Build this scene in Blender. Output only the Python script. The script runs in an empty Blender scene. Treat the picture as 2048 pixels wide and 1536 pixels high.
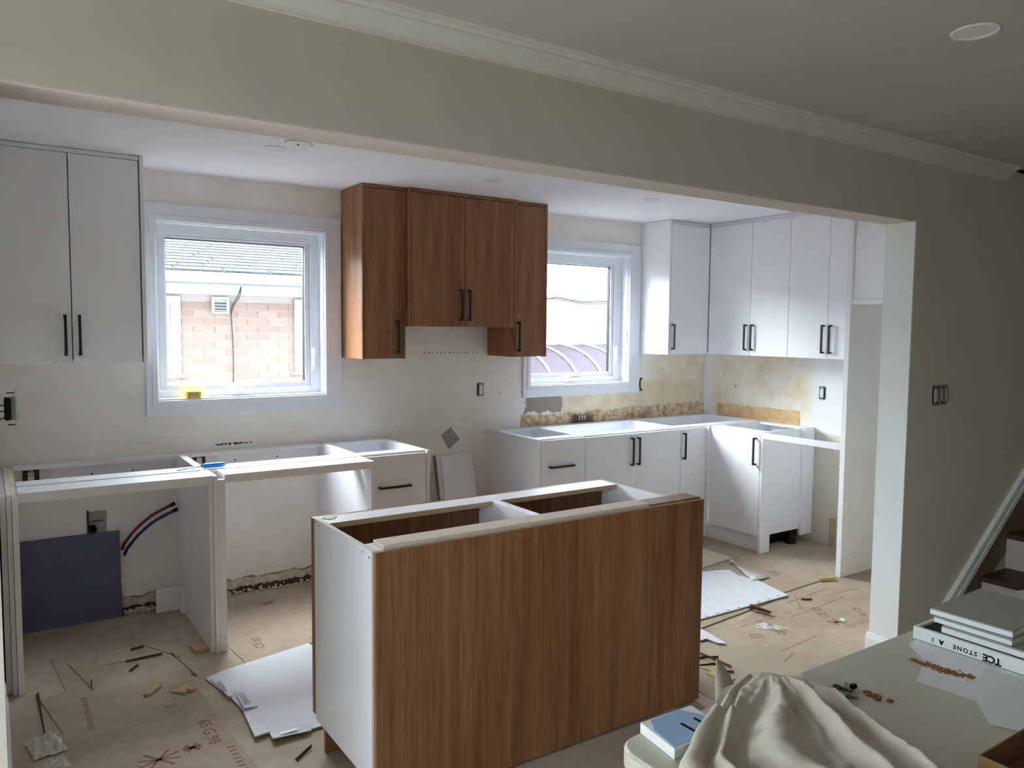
import bpy, bmesh, math, random
from mathutils import Vector, Matrix
from mathutils.bvhtree import BVHTree

S = bpy.context.scene
COL = S.collection
PI = math.pi
rnd = random.Random(7)

# ------------------------------------------------------------------ camera
cam_d = bpy.data.cameras.new('camera'); cam = bpy.data.objects.new('camera', cam_d); COL.objects.link(cam)
cam_d.sensor_fit = 'HORIZONTAL'; cam_d.sensor_width = 36.0
cam_d.lens = 1565.33 / 2048 * 36.0
cam_d.clip_start = 0.02; cam_d.clip_end = 200
YAW, PITCH, ROLL = 0.5911, -0.0703, 0.0089
F = Vector((math.sin(YAW)*math.cos(PITCH), math.cos(YAW)*math.cos(PITCH), math.sin(PITCH)))
R0 = Vector((math.cos(YAW), -math.sin(YAW), 0)); U0 = R0.cross(F)
Rr = R0*math.cos(ROLL) + U0*math.sin(ROLL); Ur = -R0*math.sin(ROLL) + U0*math.cos(ROLL)
m = Matrix((Rr, Ur, -F)).transposed().to_4x4(); m.translation = Vector((-5.1991, -4.7347, 1.5991))
cam.matrix_world = m
S.camera = cam

# ------------------------------------------------------------------ world, light, exposure
SKY = 20.5
w = bpy.data.worlds.new('world'); S.world = w; w.use_nodes = True
nt = w.node_tree; nt.nodes.clear()
o_ = nt.nodes.new('ShaderNodeOutputWorld'); bg = nt.nodes.new('ShaderNodeBackground')
tc = nt.nodes.new('ShaderNodeTexCoord'); sx = nt.nodes.new('ShaderNodeSeparateXYZ'); cr = nt.nodes.new('ShaderNodeValToRGB')
nt.links.new(tc.outputs['Generated'], sx.inputs[0]); nt.links.new(sx.outputs['Z'], cr.inputs[0])
cr.color_ramp.elements[0].position = 0.0; cr.color_ramp.elements[0].color = (0.74, 0.80, 0.90, 1)
cr.color_ramp.elements[1].position = 1.0; cr.color_ramp.elements[1].color = (0.86, 0.93, 1.0, 1)
nt.links.new(cr.outputs[0], bg.inputs[0]); bg.inputs[1].default_value = SKY
nt.links.new(bg.outputs[0], o_.inputs[0])

def portal(loc, rot, sx_, sy_):
    l = bpy.data.lights.new('window_portal', 'AREA'); l.shape = 'RECTANGLE'; l.size = sx_; l.size_y = sy_
    l.cycles.is_portal = True
    o = bpy.data.objects.new('window_portal', l); COL.objects.link(o); o.location = loc; o.rotation_euler = rot
portal((-3.92, .17, 1.68), (-PI/2, 0, 0), .98, 1.02)
portal((-1.385, .17, 1.68), (-PI/2, 0, 0), .98, 1.02)
portal((-7.72, -3.92, 1.37), (0, -PI/2, 0), 1.6, 2.1)

sl_ = bpy.data.lights.new('hazy_sun', 'SUN'); sl_.energy = 36.0; sl_.angle = math.radians(75); sl_.color = (.95, .98, 1.0)
so_ = bpy.data.objects.new('hazy_sun', sl_); COL.objects.link(so_); so_.rotation_euler = Vector((.30, -.68, -.62)).to_track_quat('-Z', 'Y').to_euler()
S.view_settings.view_transform = 'Standard'; S.view_settings.look = 'None'
S.view_settings.gamma = 1; S.view_settings.use_curve_mapping = False
S.view_settings.exposure = 0.14
S.cycles.max_bounces = 14; S.cycles.diffuse_bounces = 10; S.cycles.glossy_bounces = 4
S.cycles.transparent_max_bounces = 12; S.cycles.sample_clamp_indirect = 6.0
S.cycles.caustics_reflective = False; S.cycles.caustics_refractive = False

# ------------------------------------------------------------------ materials
def lin(c):
    return tuple(((v/255)/12.92 if v/255 <= .04045 else ((v/255+.055)/1.055)**2.4) for v in c)
def rgba(c): return (*lin(c), 1)
class NT:
    def __init__(s, name, rough=.6, spec=.4, metal=0.0):
        s.m = bpy.data.materials.new(name); s.m.use_nodes = True; s.t = s.m.node_tree
        s.b = s.t.nodes['Principled BSDF']
        s.b.inputs['Roughness'].default_value = rough; s.b.inputs['Specular IOR Level'].default_value = spec
        s.b.inputs['Metallic'].default_value = metal
        s.co = None
    def n(s, t): return s.t.nodes.new(t)
    def l(s, a, b): s.t.links.new(a, b)
    def coord(s, scale=(1,1,1), kind='Object'):
        tc = s.n('ShaderNodeTexCoord'); mp = s.n('ShaderNodeMapping'); mp.inputs['Scale'].default_value = scale
        s.l(tc.outputs[kind], mp.inputs[0]); return mp.outputs[0]
    def noise(s, scale, detail=3, rough=.5, vec=None, dist=0):
        n = s.n('ShaderNodeTexNoise'); n.inputs['Scale'].default_value = scale; n.inputs['Detail'].default_value = detail
        n.inputs['Roughness'].default_value = rough; n.inputs['Distortion'].default_value = dist
        if vec is None: vec = s.coord()
        s.l(vec, n.inputs['Vector']); return n.outputs['Fac']
    def ramp(s, fac, stops):
        r = s.n('ShaderNodeValToRGB'); e = r.color_ramp.elements
        while len(e) < len(stops): e.new(.5)
        for i, (p, c) in enumerate(stops):
            e[i].position = p; e[i].color = c if len(c) == 4 else (*c, 1)
        s.l(fac, r.inputs[0]); return r.outputs[0]
    def mix(s, fac, a, b, mode='MIX'):
        x = s.n('ShaderNodeMix'); x.data_type = 'RGBA'; x.blend_type = mode
        for k, v in ((0, fac), (6, a), (7, b)):
            if hasattr(v, 'is_output') or isinstance(v, bpy.types.NodeSocket): s.l(v, x.inputs[k])
            else: x.inputs[k].default_value = v
        return x.outputs[2]
    def math(s, op, a, b=0.0, c=None, clamp=False):
        x = s.n('ShaderNodeMath'); x.operation = op; x.use_clamp = clamp
        for k, v in enumerate((a, b) if c is None else (a, b, c)):
            if isinstance(v, bpy.types.NodeSocket): s.l(v, x.inputs[k])
            else: x.inputs[k].default_value = v
        return x.outputs[0]
    def color(s, c): 
        if isinstance(c, bpy.types.NodeSocket): s.l(c, s.b.inputs['Base Color'])
        else: s.b.inputs['Base Color'].default_value = c
    def bump(s, h, strength=.2, dist=.01):
        b = s.n('ShaderNodeBump'); b.inputs['Strength'].default_value = strength; b.inputs['Distance'].default_value = dist
        s.l(h, b.inputs['Height']); s.l(b.outputs[0], s.b.inputs['Normal'])

def simple(name, c, rough=.5, spec=.4, metal=0, var=.04, scale=6, bump=0, bscale=200):
    t = NT(name, rough, spec, metal)
    a = [v*(1-var) for v in lin(c)]; b = [min(1, v*(1+var)) for v in lin(c)]
    t.color(t.ramp(t.noise(scale), [(.3, (*a, 1)), (.7, (*b, 1))]))
    if bump: t.bump(t.noise(bscale, 2), bump, .002)
    return t.m

M = {}
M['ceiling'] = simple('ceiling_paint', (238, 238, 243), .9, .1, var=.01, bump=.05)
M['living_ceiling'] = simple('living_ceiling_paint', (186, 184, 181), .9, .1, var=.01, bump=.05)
M['header_paint'] = simple('grey_green_wall_paint', (203, 201, 189), .8, .15, var=.015, bump=.06)
M['soffit_paint'] = simple('off_white_soffit_paint', (214, 208, 200), .7, .2, var=.01)
M['crown_paint'] = simple('crown_moulding_paint', (208, 209, 199), .6, .25, var=.01)
M['jamb_paint'] = simple('white_jamb_paint', (222, 225, 222), .6, .25, var=.01, bump=.03)
M['trim'] = simple('white_trim_paint', (228, 231, 238), .45, .35, var=.01)
M['vinyl'] = simple('white_window_vinyl', (232, 236, 243), .35, .45, var=.01)
M['lam_white'] = simple('white_melamine', (238, 239, 243), .33, .45, var=.008)
M['black'] = simple('black_powder_coat', (12, 13, 18), .42, .5, var=.1)
M['blackplastic'] = simple('black_plastic', (14, 14, 14), .6, .3)
M['steel'] = simple('galvanised_steel', (140, 143, 145), .4, .5, metal=.75, var=.15, scale=30)
M['steel_dark'] = simple('dark_steel_box', (58, 60, 60), .5, .4, metal=.5, var=.2, scale=40)
M['plate'] = simple('grey_plate_metal', (150, 156, 150), .5, .4, metal=.1, var=.15, scale=25)
M['device'] = simple('white_device_plastic', (224, 226, 224), .35, .5, var=.01)
M['mdf'] = simple('mdf_board', (216, 202, 184), .8, .15, var=.06, scale=60)
M['slate'] = simple('slate_blue_board', (96, 100, 124), .7, .2, var=.06, scale=5)
M['red'] = simple('red_water_pipe', (120, 40, 42), .45, .4)
M['blue'] = simple('blue_water_pipe', (36, 48, 105), .45, .4)
M['yellow'] = simple('yellow_plastic', (238, 205, 30), .4, .4)
M['bluehandle'] = simple('clear_blue_plastic', (30, 135, 215), .15, .6)
M['foil'] = simple('white_foam_sheet', (216, 218, 226), .75, .2, var=.03, scale=12)
M['cream'] = simple('cream_board', (205, 196, 175), .8, .15, var=.03)
M['carton'] = simple('brown_carton', (128, 98, 68), .85, .15, var=.08, scale=20)
M['rawedge'] = simple('pale_raw_board_edge', (222, 214, 202), .8, .15, var=.04, scale=120)
M['torn'] = simple('dark_torn_board', (92, 72, 54), .9, .1, var=.1)
M['carton_light'] = simple('tan_cardboard_scrap', (186, 160, 128), .85, .15, var=.08, scale=20)
M['ink'] = simple('brown_black_ink', (136, 114, 96), .9, .05, var=.25, scale=90)
M['blackink'] = simple('black_ink', (26, 26, 26), .8, .1)
M['plastic_white'] = simple('crumpled_white_paper', (205, 202, 196), .8, .2, var=.04, scale=30)
M['tabletop'] = simple('grey_white_table_plastic', (188, 186, 172), .45, .4, var=.03, scale=3)
M['tableedge'] = simple('white_table_edge', (205, 212, 206), .5, .3, var=.02)
M['samplebox'] = simple('white_sample_box', (214, 219, 216), .55, .3, var=.01)
M['samplegrey'] = simple('grey_sample_cover', (150, 151, 146), .6, .3, var=.02)
M['sampledark'] = simple('dark_grey_box_lining', (62, 60, 56), .8, .2, var=.05)
M['cleaner'] = simple('pale_blue_foam_insert', (152, 178, 208), .7, .2, var=.02)
M['keys'] = simple('brushed_key_metal', (130, 136, 142), .35, .5, metal=.8, var=.15, scale=80)
M['tread'] = simple('dark_stained_tread', (64, 38, 30), .45, .4, var=.15, scale=14)
M['riser'] = simple('riser_paint', (176, 166, 160), .7, .2, var=.02)
M['skirt'] = simple('brown_stair_skirt', (112, 96, 82), .7, .2, var=.06)
M['darkwood'] = simple('dark_living_floor', (70, 52, 40), .6, .3, var=.15, scale=9)
M['soffit'] = simple('grey_aluminium_siding', (138, 139, 144), .6, .3, var=.01)
M['asphalt'] = simple('driveway_concrete', (112, 110, 106), .9, .1, var=.08, scale=2)
M['mortar'] = simple('grey_mortar', (124, 118, 115), .9, .1, var=.04)
M['gutter'] = simple('white_gutter', (222, 226, 233), .5, .3, var=.01)
M['rubber'] = simple('black_cable', (20, 19, 20), .5, .3)
M['awning'] = simple('smoky_awning_sheet', (62, 56, 62), .8, .1, var=.12, scale=60)
M['rust'] = simple('brown_crumbs', (146, 102, 54), .9, .1, var=.4, scale=120)
M['tag'] = simple('pale_green_label', (205, 228, 196), .8, .1, var=.06, scale=80)

def wood_mat(name, cols, seed):
    t = NT(name, .38, .4)
    tc = t.n('ShaderNodeTexCoord'); mp = t.n('ShaderNodeMapping'); mp.inputs['Scale'].default_value = (1, 1, .045)
    mp.inputs['Location'].default_value = (seed, seed*.7, seed*.3)
    t.l(tc.outputs['Object'], mp.inputs[0]); v = mp.outputs[0]
    big = t.noise(9, 4, .62, v, .6); fine = t.noise(75, 4, .65, v, .2)
    base = t.ramp(big, [(.25, rgba(cols[0])), (.5, rgba(cols[1])), (.75, rgba(cols[2]))])
    f = t.ramp(fine, [(.3, (.60, .57, .55, 1)), (.58, (1, 1, 1, 1)), (.85, (1.0, .98, .95, 1))])
    col = t.mix(.85, base, f, 'MULTIPLY')
    fl = t.noise(30, 2, .5, v); flm = t.ramp(fl, [(.3, (.78, .72, .68, 1)), (.42, (1, 1, 1, 1))])
    t.color(t.mix(.5, col, flm, 'MULTIPLY'))
    t.bump(fine, .06, .001)
    return t.m
M['walnut'] = wood_mat('walnut_laminate', ((112, 74, 49), (146, 103, 70), (168, 124, 85)), 0)
M['walnut_b'] = wood_mat('walnut_laminate_door', ((118, 79, 54), (143, 101, 70), (160, 118, 82)), 3.1)

def chip():
    t = NT('particle_board_edge', .9, .1)
    n = t.noise(260, 3, .7)
    t.color(t.ramp(n, [(.3, rgba((150, 128, 100))), (.5, rgba((192, 168, 138))), (.7, rgba((218, 198, 168)))]))
    return t.m
M['chip'] = chip()

def floor_mat(name, base, dark, seed=0.0):
    t = NT(name, .85, .15)
    v = t.coord()
    a = t.noise(1.6, 4, .55, v); b = t.noise(14, 4, .6, v); c = t.noise(420, 2, .5, v)
    col = t.ramp(a, [(.3, rgba(dark)), (.68, rgba(base))])
    col = t.mix(.35, col, t.ramp(b, [(.35, (.80, .76, .72, 1)), (.6, (1, 1, 1, 1))]), 'MULTIPLY')
    col = t.mix(.25, col, t.ramp(c, [(.3, (.8, .8, .8, 1)), (.7, (1, 1, 1, 1))]), 'MULTIPLY')
    t.color(col); t.bump(b, .15, .004)
    return t.m
M['rampaper'] = floor_mat('brown_floor_paper', (188, 174, 156), (164, 149, 131))
M['cardboard'] = floor_mat('brown_cardboard_sheet', (182, 165, 147), (158, 140, 123))
M['cardboard_b'] = floor_mat('tan_cardboard_sheet', (184, 167, 149), (160, 143, 126))

def wall_back_mat():
    t = NT('patched_kitchen_wall_paint', .8, .15)
    tc = t.n('ShaderNodeTexCoord'); v = tc.outputs['Object']
    nz = t.n('ShaderNodeTexNoise'); nz.inputs['Scale'].default_value = 9; nz.inputs['Detail'].default_value = 6; nz.inputs['Roughness'].default_value = .65
    t.l(v, nz.inputs['Vector'])
    sub = t.n('ShaderNodeVectorMath'); sub.operation = 'SUBTRACT'; t.l(nz.outputs['Color'], sub.inputs[0]); sub.inputs[1].default_value = (.5, .5, .5)
    sc = t.n('ShaderNodeVectorMath'); sc.operation = 'SCALE'; t.l(sub.outputs[0], sc.inputs[0]); sc.inputs['Scale'].default_value = .07
    ad = t.n('ShaderNodeVectorMath'); t.l(v, ad.inputs[0]); t.l(sc.outputs[0], ad.inputs[1])
    s = t.n('ShaderNodeSeparateXYZ'); t.l(ad.outputs[0], s.inputs[0]); X, Y, Z = s.outputs
    s2 = t.n('ShaderNodeSeparateXYZ'); t.l(v, s2.inputs[0]); X0, Y0, Z0 = s2.outputs
    def rng(c, lo, hi, soft=.004):
        a = t.math('MULTIPLY_ADD', c, 1/soft, -lo/soft, True); b = t.math('MULTIPLY_ADD', c, -1/soft, hi/soft, True)
        return t.math('MULTIPLY', a, b)
    nz2 = t.n('ShaderNodeTexNoise'); nz2.inputs['Scale'].default_value = 11; nz2.inputs['Detail'].default_value = 7; nz2.inputs['Roughness'].default_value = .7
    t.l(v, nz2.inputs['Vector'])
    sc2 = t.n('ShaderNodeVectorMath'); sc2.operation = 'MULTIPLY_ADD'; t.l(nz2.outputs['Color'], sc2.inputs[0]); sc2.inputs[1].default_value = (.16, .16, .16); sc2.inputs[2].default_value = (-.08, -.08, -.08)
    ad2 = t.n('ShaderNodeVectorMath'); t.l(v, ad2.inputs[0]); t.l(sc2.outputs[0], ad2.inputs[1])
    s3 = t.n('ShaderNodeSeparateXYZ'); t.l(ad2.outputs[0], s3.inputs[0]); XB, YB, ZB_ = s3.outputs
    base = t.ramp(t.noise(2.2, 4), [(.3, rgba((230, 227, 222))), (.7, rgba((238, 236, 232)))])
    # cleaner repainted patches and skim coat
    sk = t.noise(3.5, 5, .6)
    base = t.mix(t.ramp(sk, [(.5, (0, 0, 0, 1)), (.62, (.5, .5, .5, 1))]), base, rgba((242, 240, 239)))
    # old yellowed paint right of and below the second window
    yel = t.ramp(t.noise(5, 5, .6), [(.3, rgba((204, 190, 160))), (.55, rgba((220, 210, 186))), (.8, rgba((228, 224, 210)))])
    m1 = t.math('MULTIPLY', t.math('MULTIPLY', rng(X, -.72, .5, .25), t.ramp(t.noise(7, 5, .65), [(.36, (.35, .35, .35, 1)), (.52, (1, 1, 1, 1))])), rng(Z, .86, 1.5, .03))
    m2 = t.math('MULTIPLY', rng(X, -1.60, .5, .012), rng(Z, .86, 1.2, .02))
    my = t.math('MAXIMUM', m1, m2)
    col = t.mix(my, base, yel)
    # grey patch under the second window
    mg = t.math('MULTIPLY', rng(XB, -1.91, -1.56, .004), rng(ZB_, .975, 1.16, .004))
    col = t.mix(mg, col, rgba((150, 140, 130)))
    # bare brown band above the cabinets
    band = t.ramp(t.noise(16, 6, .7), [(.28, rgba((112, 90, 66))), (.40, rgba((164, 138, 106))), (.50, rgba((186, 162, 130))), (.56, rgba((222, 206, 184))), (.63, rgba((164, 144, 126))), (.72, rgba((206, 188, 164)))])
    mb = t.math('MULTIPLY', rng(X0, -1.945, .2, .004), t.math('MULTIPLY', rng(Z0, .80, 1.0, .01), t.math('MULTIPLY_ADD', t.math('ADD', Z, t.math('MULTIPLY', X0, -.012)), -60, .992*60, True)))
    col = t.mix(mb, col, band)
    # scorch at the pipe stub
    ms = t.math('MULTIPLY', rng(X, -1.50, -1.22, .05), rng(Z, .86, .955, .02))
    col = t.mix(t.math('MULTIPLY', ms, .8), col, rgba((52, 40, 28)))
    # small dings and pencil dots
    vo = t.n('ShaderNodeTexVoronoi'); vo.inputs['Scale'].default_value = 7; t.l(v, vo.inputs['Vector'])
    din = t.ramp(t.math('ADD', vo.outputs['Distance'], t.math('MULTIPLY_ADD', t.noise(30, 4), .12, -.06)), [(.05, (1, 1, 1, 1)), (.08, (0, 0, 0, 1))])
    zone = t.math('MULTIPLY', rng(X0, -3.2, 0, .3), rng(Z0, .9, 1.5, .1))
    col = t.mix(t.math('MULTIPLY', t.math('MULTIPLY', din, zone), .5), col, rgba((120, 106, 88)))
    # row of punched holes under the wood hood cabinet
    wv = t.math('FRACT', t.math('MULTIPLY', X0, 31))
    hol = t.math('MULTIPLY', t.math('MULTIPLY', rng(X0, -2.75, -2.30, .01), rng(Z0, 1.428, 1.436, .001)), t.math('LESS_THAN', wv, t.math('MULTIPLY_ADD', t.noise(20), .9, -.15)))
    col = t.mix(hol, col, rgba((50, 46, 42)))
    # torn plaster foot
    mf = t.math('MULTIPLY', rng(X0, -4.95, -3.3, .02), t.math('MULTIPLY_ADD', Z, -200, .092*200, True))
    col = t.mix(mf, col, t.ramp(t.noise(24, 5, .7), [(.35, rgba((178, 168, 142))), (.6, rgba((216, 210, 194)))]))
    ml = t.math('MULTIPLY', rng(X0, -4.95, -3.3, .02), rng(Z, .080, .094, .003))
    col = t.mix(t.math('MULTIPLY', ml, t.ramp(t.noise(18, 4), [(.4, (.2, .2, .2, 1)), (.55, (1, 1, 1, 1))])), col, rgba((132, 116, 80)))
    md = t.math('MULTIPLY', rng(X0, -4.95, -3.3, .02), t.math('MULTIPLY_ADD', t.math('ADD', Z0, t.math('MULTIPLY', t.noise(22, 5, .7), -.075)), -250, 0.0, True))
    col = t.mix(md, col, rgba((84, 68, 50)))
    mk = t.math('MULTIPLY', t.math('MULTIPLY', rng(X0, -4.12, -3.88, .03), rng(Z0, .90, .915, .003)), t.math('GREATER_THAN', t.noise(60), .5))
    col = t.mix(mk, col, rgba((50, 48, 44)))
    t.color(col)
    t.bump(t.math('MULTIPLY_ADD', mb, -.5, t.math('MULTIPLY', t.noise(40, 4), .25)), .35, .004)
    return t.m
M['wall_back'] = wall_back_mat()

def wall_right_mat():
    t = NT('patched_side_wall_paint', .8, .15)
    tc = t.n('ShaderNodeTexCoord'); v = tc.outputs['Object']
    nz = t.n('ShaderNodeTexNoise'); nz.inputs['Scale'].default_value = 10; nz.inputs['Detail'].default_value = 6; t.l(v, nz.inputs['Vector'])
    sub = t.n('ShaderNodeVectorMath'); sub.operation = 'SUBTRACT'; t.l(nz.outputs['Color'], sub.inputs[0]); sub.inputs[1].default_value = (.5, .5, .5)
    sc = t.n('ShaderNodeVectorMath'); sc.operation = 'SCALE'; t.l(sub.outputs[0], sc.inputs[0]); sc.inputs['Scale'].default_value = .03
    ad = t.n('ShaderNodeVectorMath'); t.l(v, ad.inputs[0]); t.l(sc.outputs[0], ad.inputs[1])
    s = t.n('ShaderNodeSeparateXYZ'); t.l(ad.outputs[0], s.inputs[0]); X, Y, Z = s.outputs
    def rng(c, lo, hi, soft=.004):
        a = t.math('MULTIPLY_ADD', c, 1/soft, -lo/soft, True); b = t.math('MULTIPLY_ADD', c, -1/soft, hi/soft, True)
        return t.math('MULTIPLY', a, b)
    base = t.ramp(t.noise(2.2, 4), [(.3, rgba((222, 222, 222))), (.7, rgba((232, 232, 235)))])
    yel = t.ramp(t.noise(4, 5, .6), [(.3, rgba((206, 194, 164))), (.55, rgba((220, 212, 190))), (.8, rgba((228, 226, 214)))])
    my = t.math('MULTIPLY', t.math('MULTIPLY', rng(Y, -1.12, -.045, .10), t.ramp(t.noise(6, 5, .65), [(.36, (.4, .4, .4, 1)), (.52, (1, 1, 1, 1))])), rng(Z, .86, 1.5, .03))
    col = t.mix(my, base, yel)
    band = t.ramp(t.noise(14, 5, .6), [(.3, rgba((186, 152, 110))), (.55, rgba((204, 172, 130))), (.75, rgba((214, 190, 154)))])
    mb = t.math('MULTIPLY', rng(Y, -.985, -.155, .003), rng(Z, .84, .985, .003))
    col = t.mix(mb, col, band)
    col = t.mix(rng(Z, -1, .84, .01), col, rgba((208, 204, 192)))
    vo = t.n('ShaderNodeTexVoronoi'); vo.inputs['Scale'].default_value = 6; t.l(v, vo.inputs['Vector'])
    din = t.ramp(t.math('ADD', vo.outputs['Distance'], t.math('MULTIPLY_ADD', t.noise(26, 4), .18, -.09)), [(.07, (1, 1, 1, 1)), (.10, (0, 0, 0, 1))])
    col = t.mix(t.math('MULTIPLY', t.math('MULTIPLY', din, rng(Y, -.7, -.1, .1)), .55), col, rgba((104, 88, 58)))
    t.color(col); t.bump(t.math('MULTIPLY_ADD', mb, -.5, t.math('MULTIPLY', t.noise(40, 4), .2)), .3, .004)
    return t.m
M['wall_right'] = wall_right_mat()

def glass_mat():
    t = NT('window_glass'); t.t.nodes.remove(t.b)
    tr = t.n('ShaderNodeBsdfTransparent'); tr.inputs[0].default_value = (.95, .97, .97, 1)
    gl = t.n('ShaderNodeBsdfGlossy'); gl.inputs['Roughness'].default_value = .02
    lw = t.n('ShaderNodeLayerWeight'); lw.inputs['Blend'].default_value = .5
    fr = t.math('MULTIPLY_ADD', t.math('POWER', lw.outputs['Facing'], 5.0), .5, .03)
    mx = t.n('ShaderNodeMixShader'); t.l(fr, mx.inputs[0]); t.l(tr.outputs[0], mx.inputs[1]); t.l(gl.outputs[0], mx.inputs[2])
    t.l(mx.outputs[0], t.t.nodes['Material Output'].inputs[0]); return t.m
M['glass'] = glass_mat()

def film_mat():
    t = NT('clear_plastic_film', .2, .5)
    t.color(rgba((236, 236, 240))); t.b.inputs['Alpha'].default_value = .86
    t.bump(t.noise(25, 3), .4, .004)
    return t.m
M['film'] = film_mat()

def brick_mat():
    t = NT('pale_salmon_brick', .9, .1)
    oi = t.n('ShaderNodeObjectInfo')
    c = t.ramp(oi.outputs['Random'], [(0, rgba((112, 96, 89))), (.5, rgba((116, 101, 94))), (1, rgba((120, 106, 99)))])
    n = t.ramp(t.noise(60, 3), [(.3, (.88, .86, .84, 1)), (.7, (1, 1, 1, 1))])
    t.color(t.mix(1.0, c, n, 'MULTIPLY')); t.bump(t.noise(150, 2), .3, .003)
    return t.m
M['brick'] = brick_mat()
def shingle_mat():
    t = NT('weathered_grey_shingle', .95, .1)
    oi = t.n('ShaderNodeObjectInfo')
    c = t.ramp(oi.outputs['Random'], [(0, rgba((52, 54, 57))), (1, rgba((62, 64, 67)))])
    n = t.ramp(t.noise(180, 3), [(.3, (.85, .85, .85, 1)), (.7, (1, 1, 1, 1))])
    t.color(t.mix(1.0, c, n, 'MULTIPLY')); return t.m
M['shingle'] = shingle_mat()

def cloth_mat():
    t = NT('cream_cotton_cloth', .95, .05)
    wv = t.noise(500, 2); n = t.noise(6, 3)
    t.color(t.mix(.4, t.ramp(n, [(.3, rgba((186, 180, 163))), (.7, rgba((206, 200, 185)))]), t.ramp(wv, [(.3, (.8, .8, .78, 1)), (.7, (1, 1, 1, 1))]), 'MULTIPLY'))
    t.b.inputs['Sheen Weight'].default_value = .2
    t.bump(wv, .5, .002); return t.m
M['cloth'] = cloth_mat()

# ------------------------------------------------------------------ object helpers
WL = {}
def reg(o, loc, parent):
    WL[o.name] = Vector(loc)
    if parent is not None:
        o.parent = parent; o.location = Vector(loc) - WL[parent.name]
    else: o.location = loc
def props(o, label=None, cat=None, group=None, kind=None):
    if label: o['label'] = label
    if cat: o['category'] = cat
    if group: o['group'] = group
    if kind: o['kind'] = kind
    return o
def thing(name, label, cat, loc, group=None):
    o = bpy.data.objects.new(name, None); o.empty_display_size = .05; COL.objects.link(o); reg(o, loc, None)
    return props(o, label, cat, group)
def mk(name, verts, faces, mat, parent=None, origin=None, bevel=0, smooth=False, label=None):
    vs = [Vector(v) for v in verts]
    if origin is None:
        xs = [v.x for v in vs]; ys = [v.y for v in vs]; zs = [v.z for v in vs]
        origin = Vector(((min(xs)+max(xs))/2, (min(ys)+max(ys))/2, min(zs)))
    origin = Vector(origin)
    me = bpy.data.meshes.new(name); me.from_pydata([v-origin for v in vs], [], faces)
    bm = bmesh.new(); bm.from_mesh(me); bmesh.ops.recalc_face_normals(bm, faces=bm.faces); bm.to_mesh(me); bm.free()
    mats = mat if isinstance(mat, (list, tuple)) else [mat]
    for q in mats: me.materials.append(M[q])
    if smooth:
        for p in me.polygons: p.use_smooth = True
    o = bpy.data.objects.new(name, me); COL.objects.link(o); reg(o, origin, parent)
    if bevel:
        b = o.modifiers.new('bevel', 'BEVEL'); b.width = bevel; b.segments = 1; b.limit_method = 'ANGLE'
    if label: o['label'] = label
    return o
def boxg(b):
    x0, x1, y0, y1, z0, z1 = b
    if x0 > x1: x0, x1 = x1, x0
    if y0 > y1: y0, y1 = y1, y0
    v = [(x0,y0,z0),(x1,y0,z0),(x1,y1,z0),(x0,y1,z0),(x0,y0,z1),(x1,y0,z1),(x1,y1,z1),(x0,y1,z1)]
    f = [(0,3,2,1),(4,5,6,7),(0,1,5,4),(1,2,6,5),(2,3,7,6),(3,0,4,7)]
    return v, f
def part(name, mat, parent, boxes, bevel=.0008, label=None, origin=None):
    if not isinstance(boxes[0], (list, tuple)): boxes = [boxes]
    V, Fc = [], []
    for b in boxes:
        v, f = boxg(b); n = len(V); V += v; Fc += [tuple(i+n for i in q) for q in f]
    return mk(name, V, Fc, mat, parent, bevel=bevel, label=label, origin=origin)
def struct(name, mat, boxes, label=None, bevel=0, parent=None):
    o = part(name, mat, parent, boxes, bevel=bevel, origin=(0, 0, 0) if parent is None else None)
    if parent is None: o['kind'] = 'structure'
    if label: o['label'] = label
    return o
def tube(name, pts, r, mat, parent=None, seg=10, label=None, caps=True, radii=None):
    pts = [Vector(p) for p in pts]; V, Fc = [], []
    prev = None
    for i, p in enumerate(pts):
        d = (pts[min(i+1, len(pts)-1)] - pts[max(i-1, 0)]).normalized()
        a = prev if prev is not None else (Vector((0, 0, 1)) if abs(d.z) < .9 else Vector((1, 0, 0)))
        u = (a - d*a.dot(d)).normalized(); prev = u; vv = d.cross(u)
        rr = radii[i] if radii else r
        for k in range(seg):
            an = 2*PI*k/seg; V.append(p + u*math.cos(an)*rr + vv*math.sin(an)*rr)
    for i in range(len(pts)-1):
        for k in range(seg):
            a = i*seg+k; b = i*seg+(k+1) % seg; Fc.append((a, b, b+seg, a+seg))
    if caps: Fc.append(tuple(range(seg))[::-1]); Fc.append(tuple(range((len(pts)-1)*seg, len(pts)*seg)))
    return mk(name, V, Fc, mat, parent, smooth=True, label=label)
def spline(pts, n=8):
    P = [Vector(p) for p in pts]; out = []
    for i in range(len(P)-1):
        p0 = P[max(i-1, 0)]; p1 = P[i]; p2 = P[i+1]; p3 = P[min(i+2, len(P)-1)]
        for k in range(n):
            t = k/n; out.append(.5*((2*p1)+(-p0+p2)*t+(2*p0-5*p1+4*p2-p3)*t*t+(-p0+3*p1-3*p2+p3)*t**3))
    out.append(P[-1]); return out
def prism(name, poly, z0, z1, mat, parent=None, label=None, bevel=0, wob=0):
    n = len(poly); V = [(x, y, z0) for x, y in poly] + [(x, y, z1 + (rnd.uniform(0, wob) if wob else 0)) for x, y in poly]
    Fc = [tuple(range(n))[::-1], tuple(range(n, 2*n))] + [(i, (i+1) % n, (i+1) % n+n, i+n) for i in range(n)]
    return mk(name, V, Fc, mat, parent, label=label, bevel=bevel)
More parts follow.
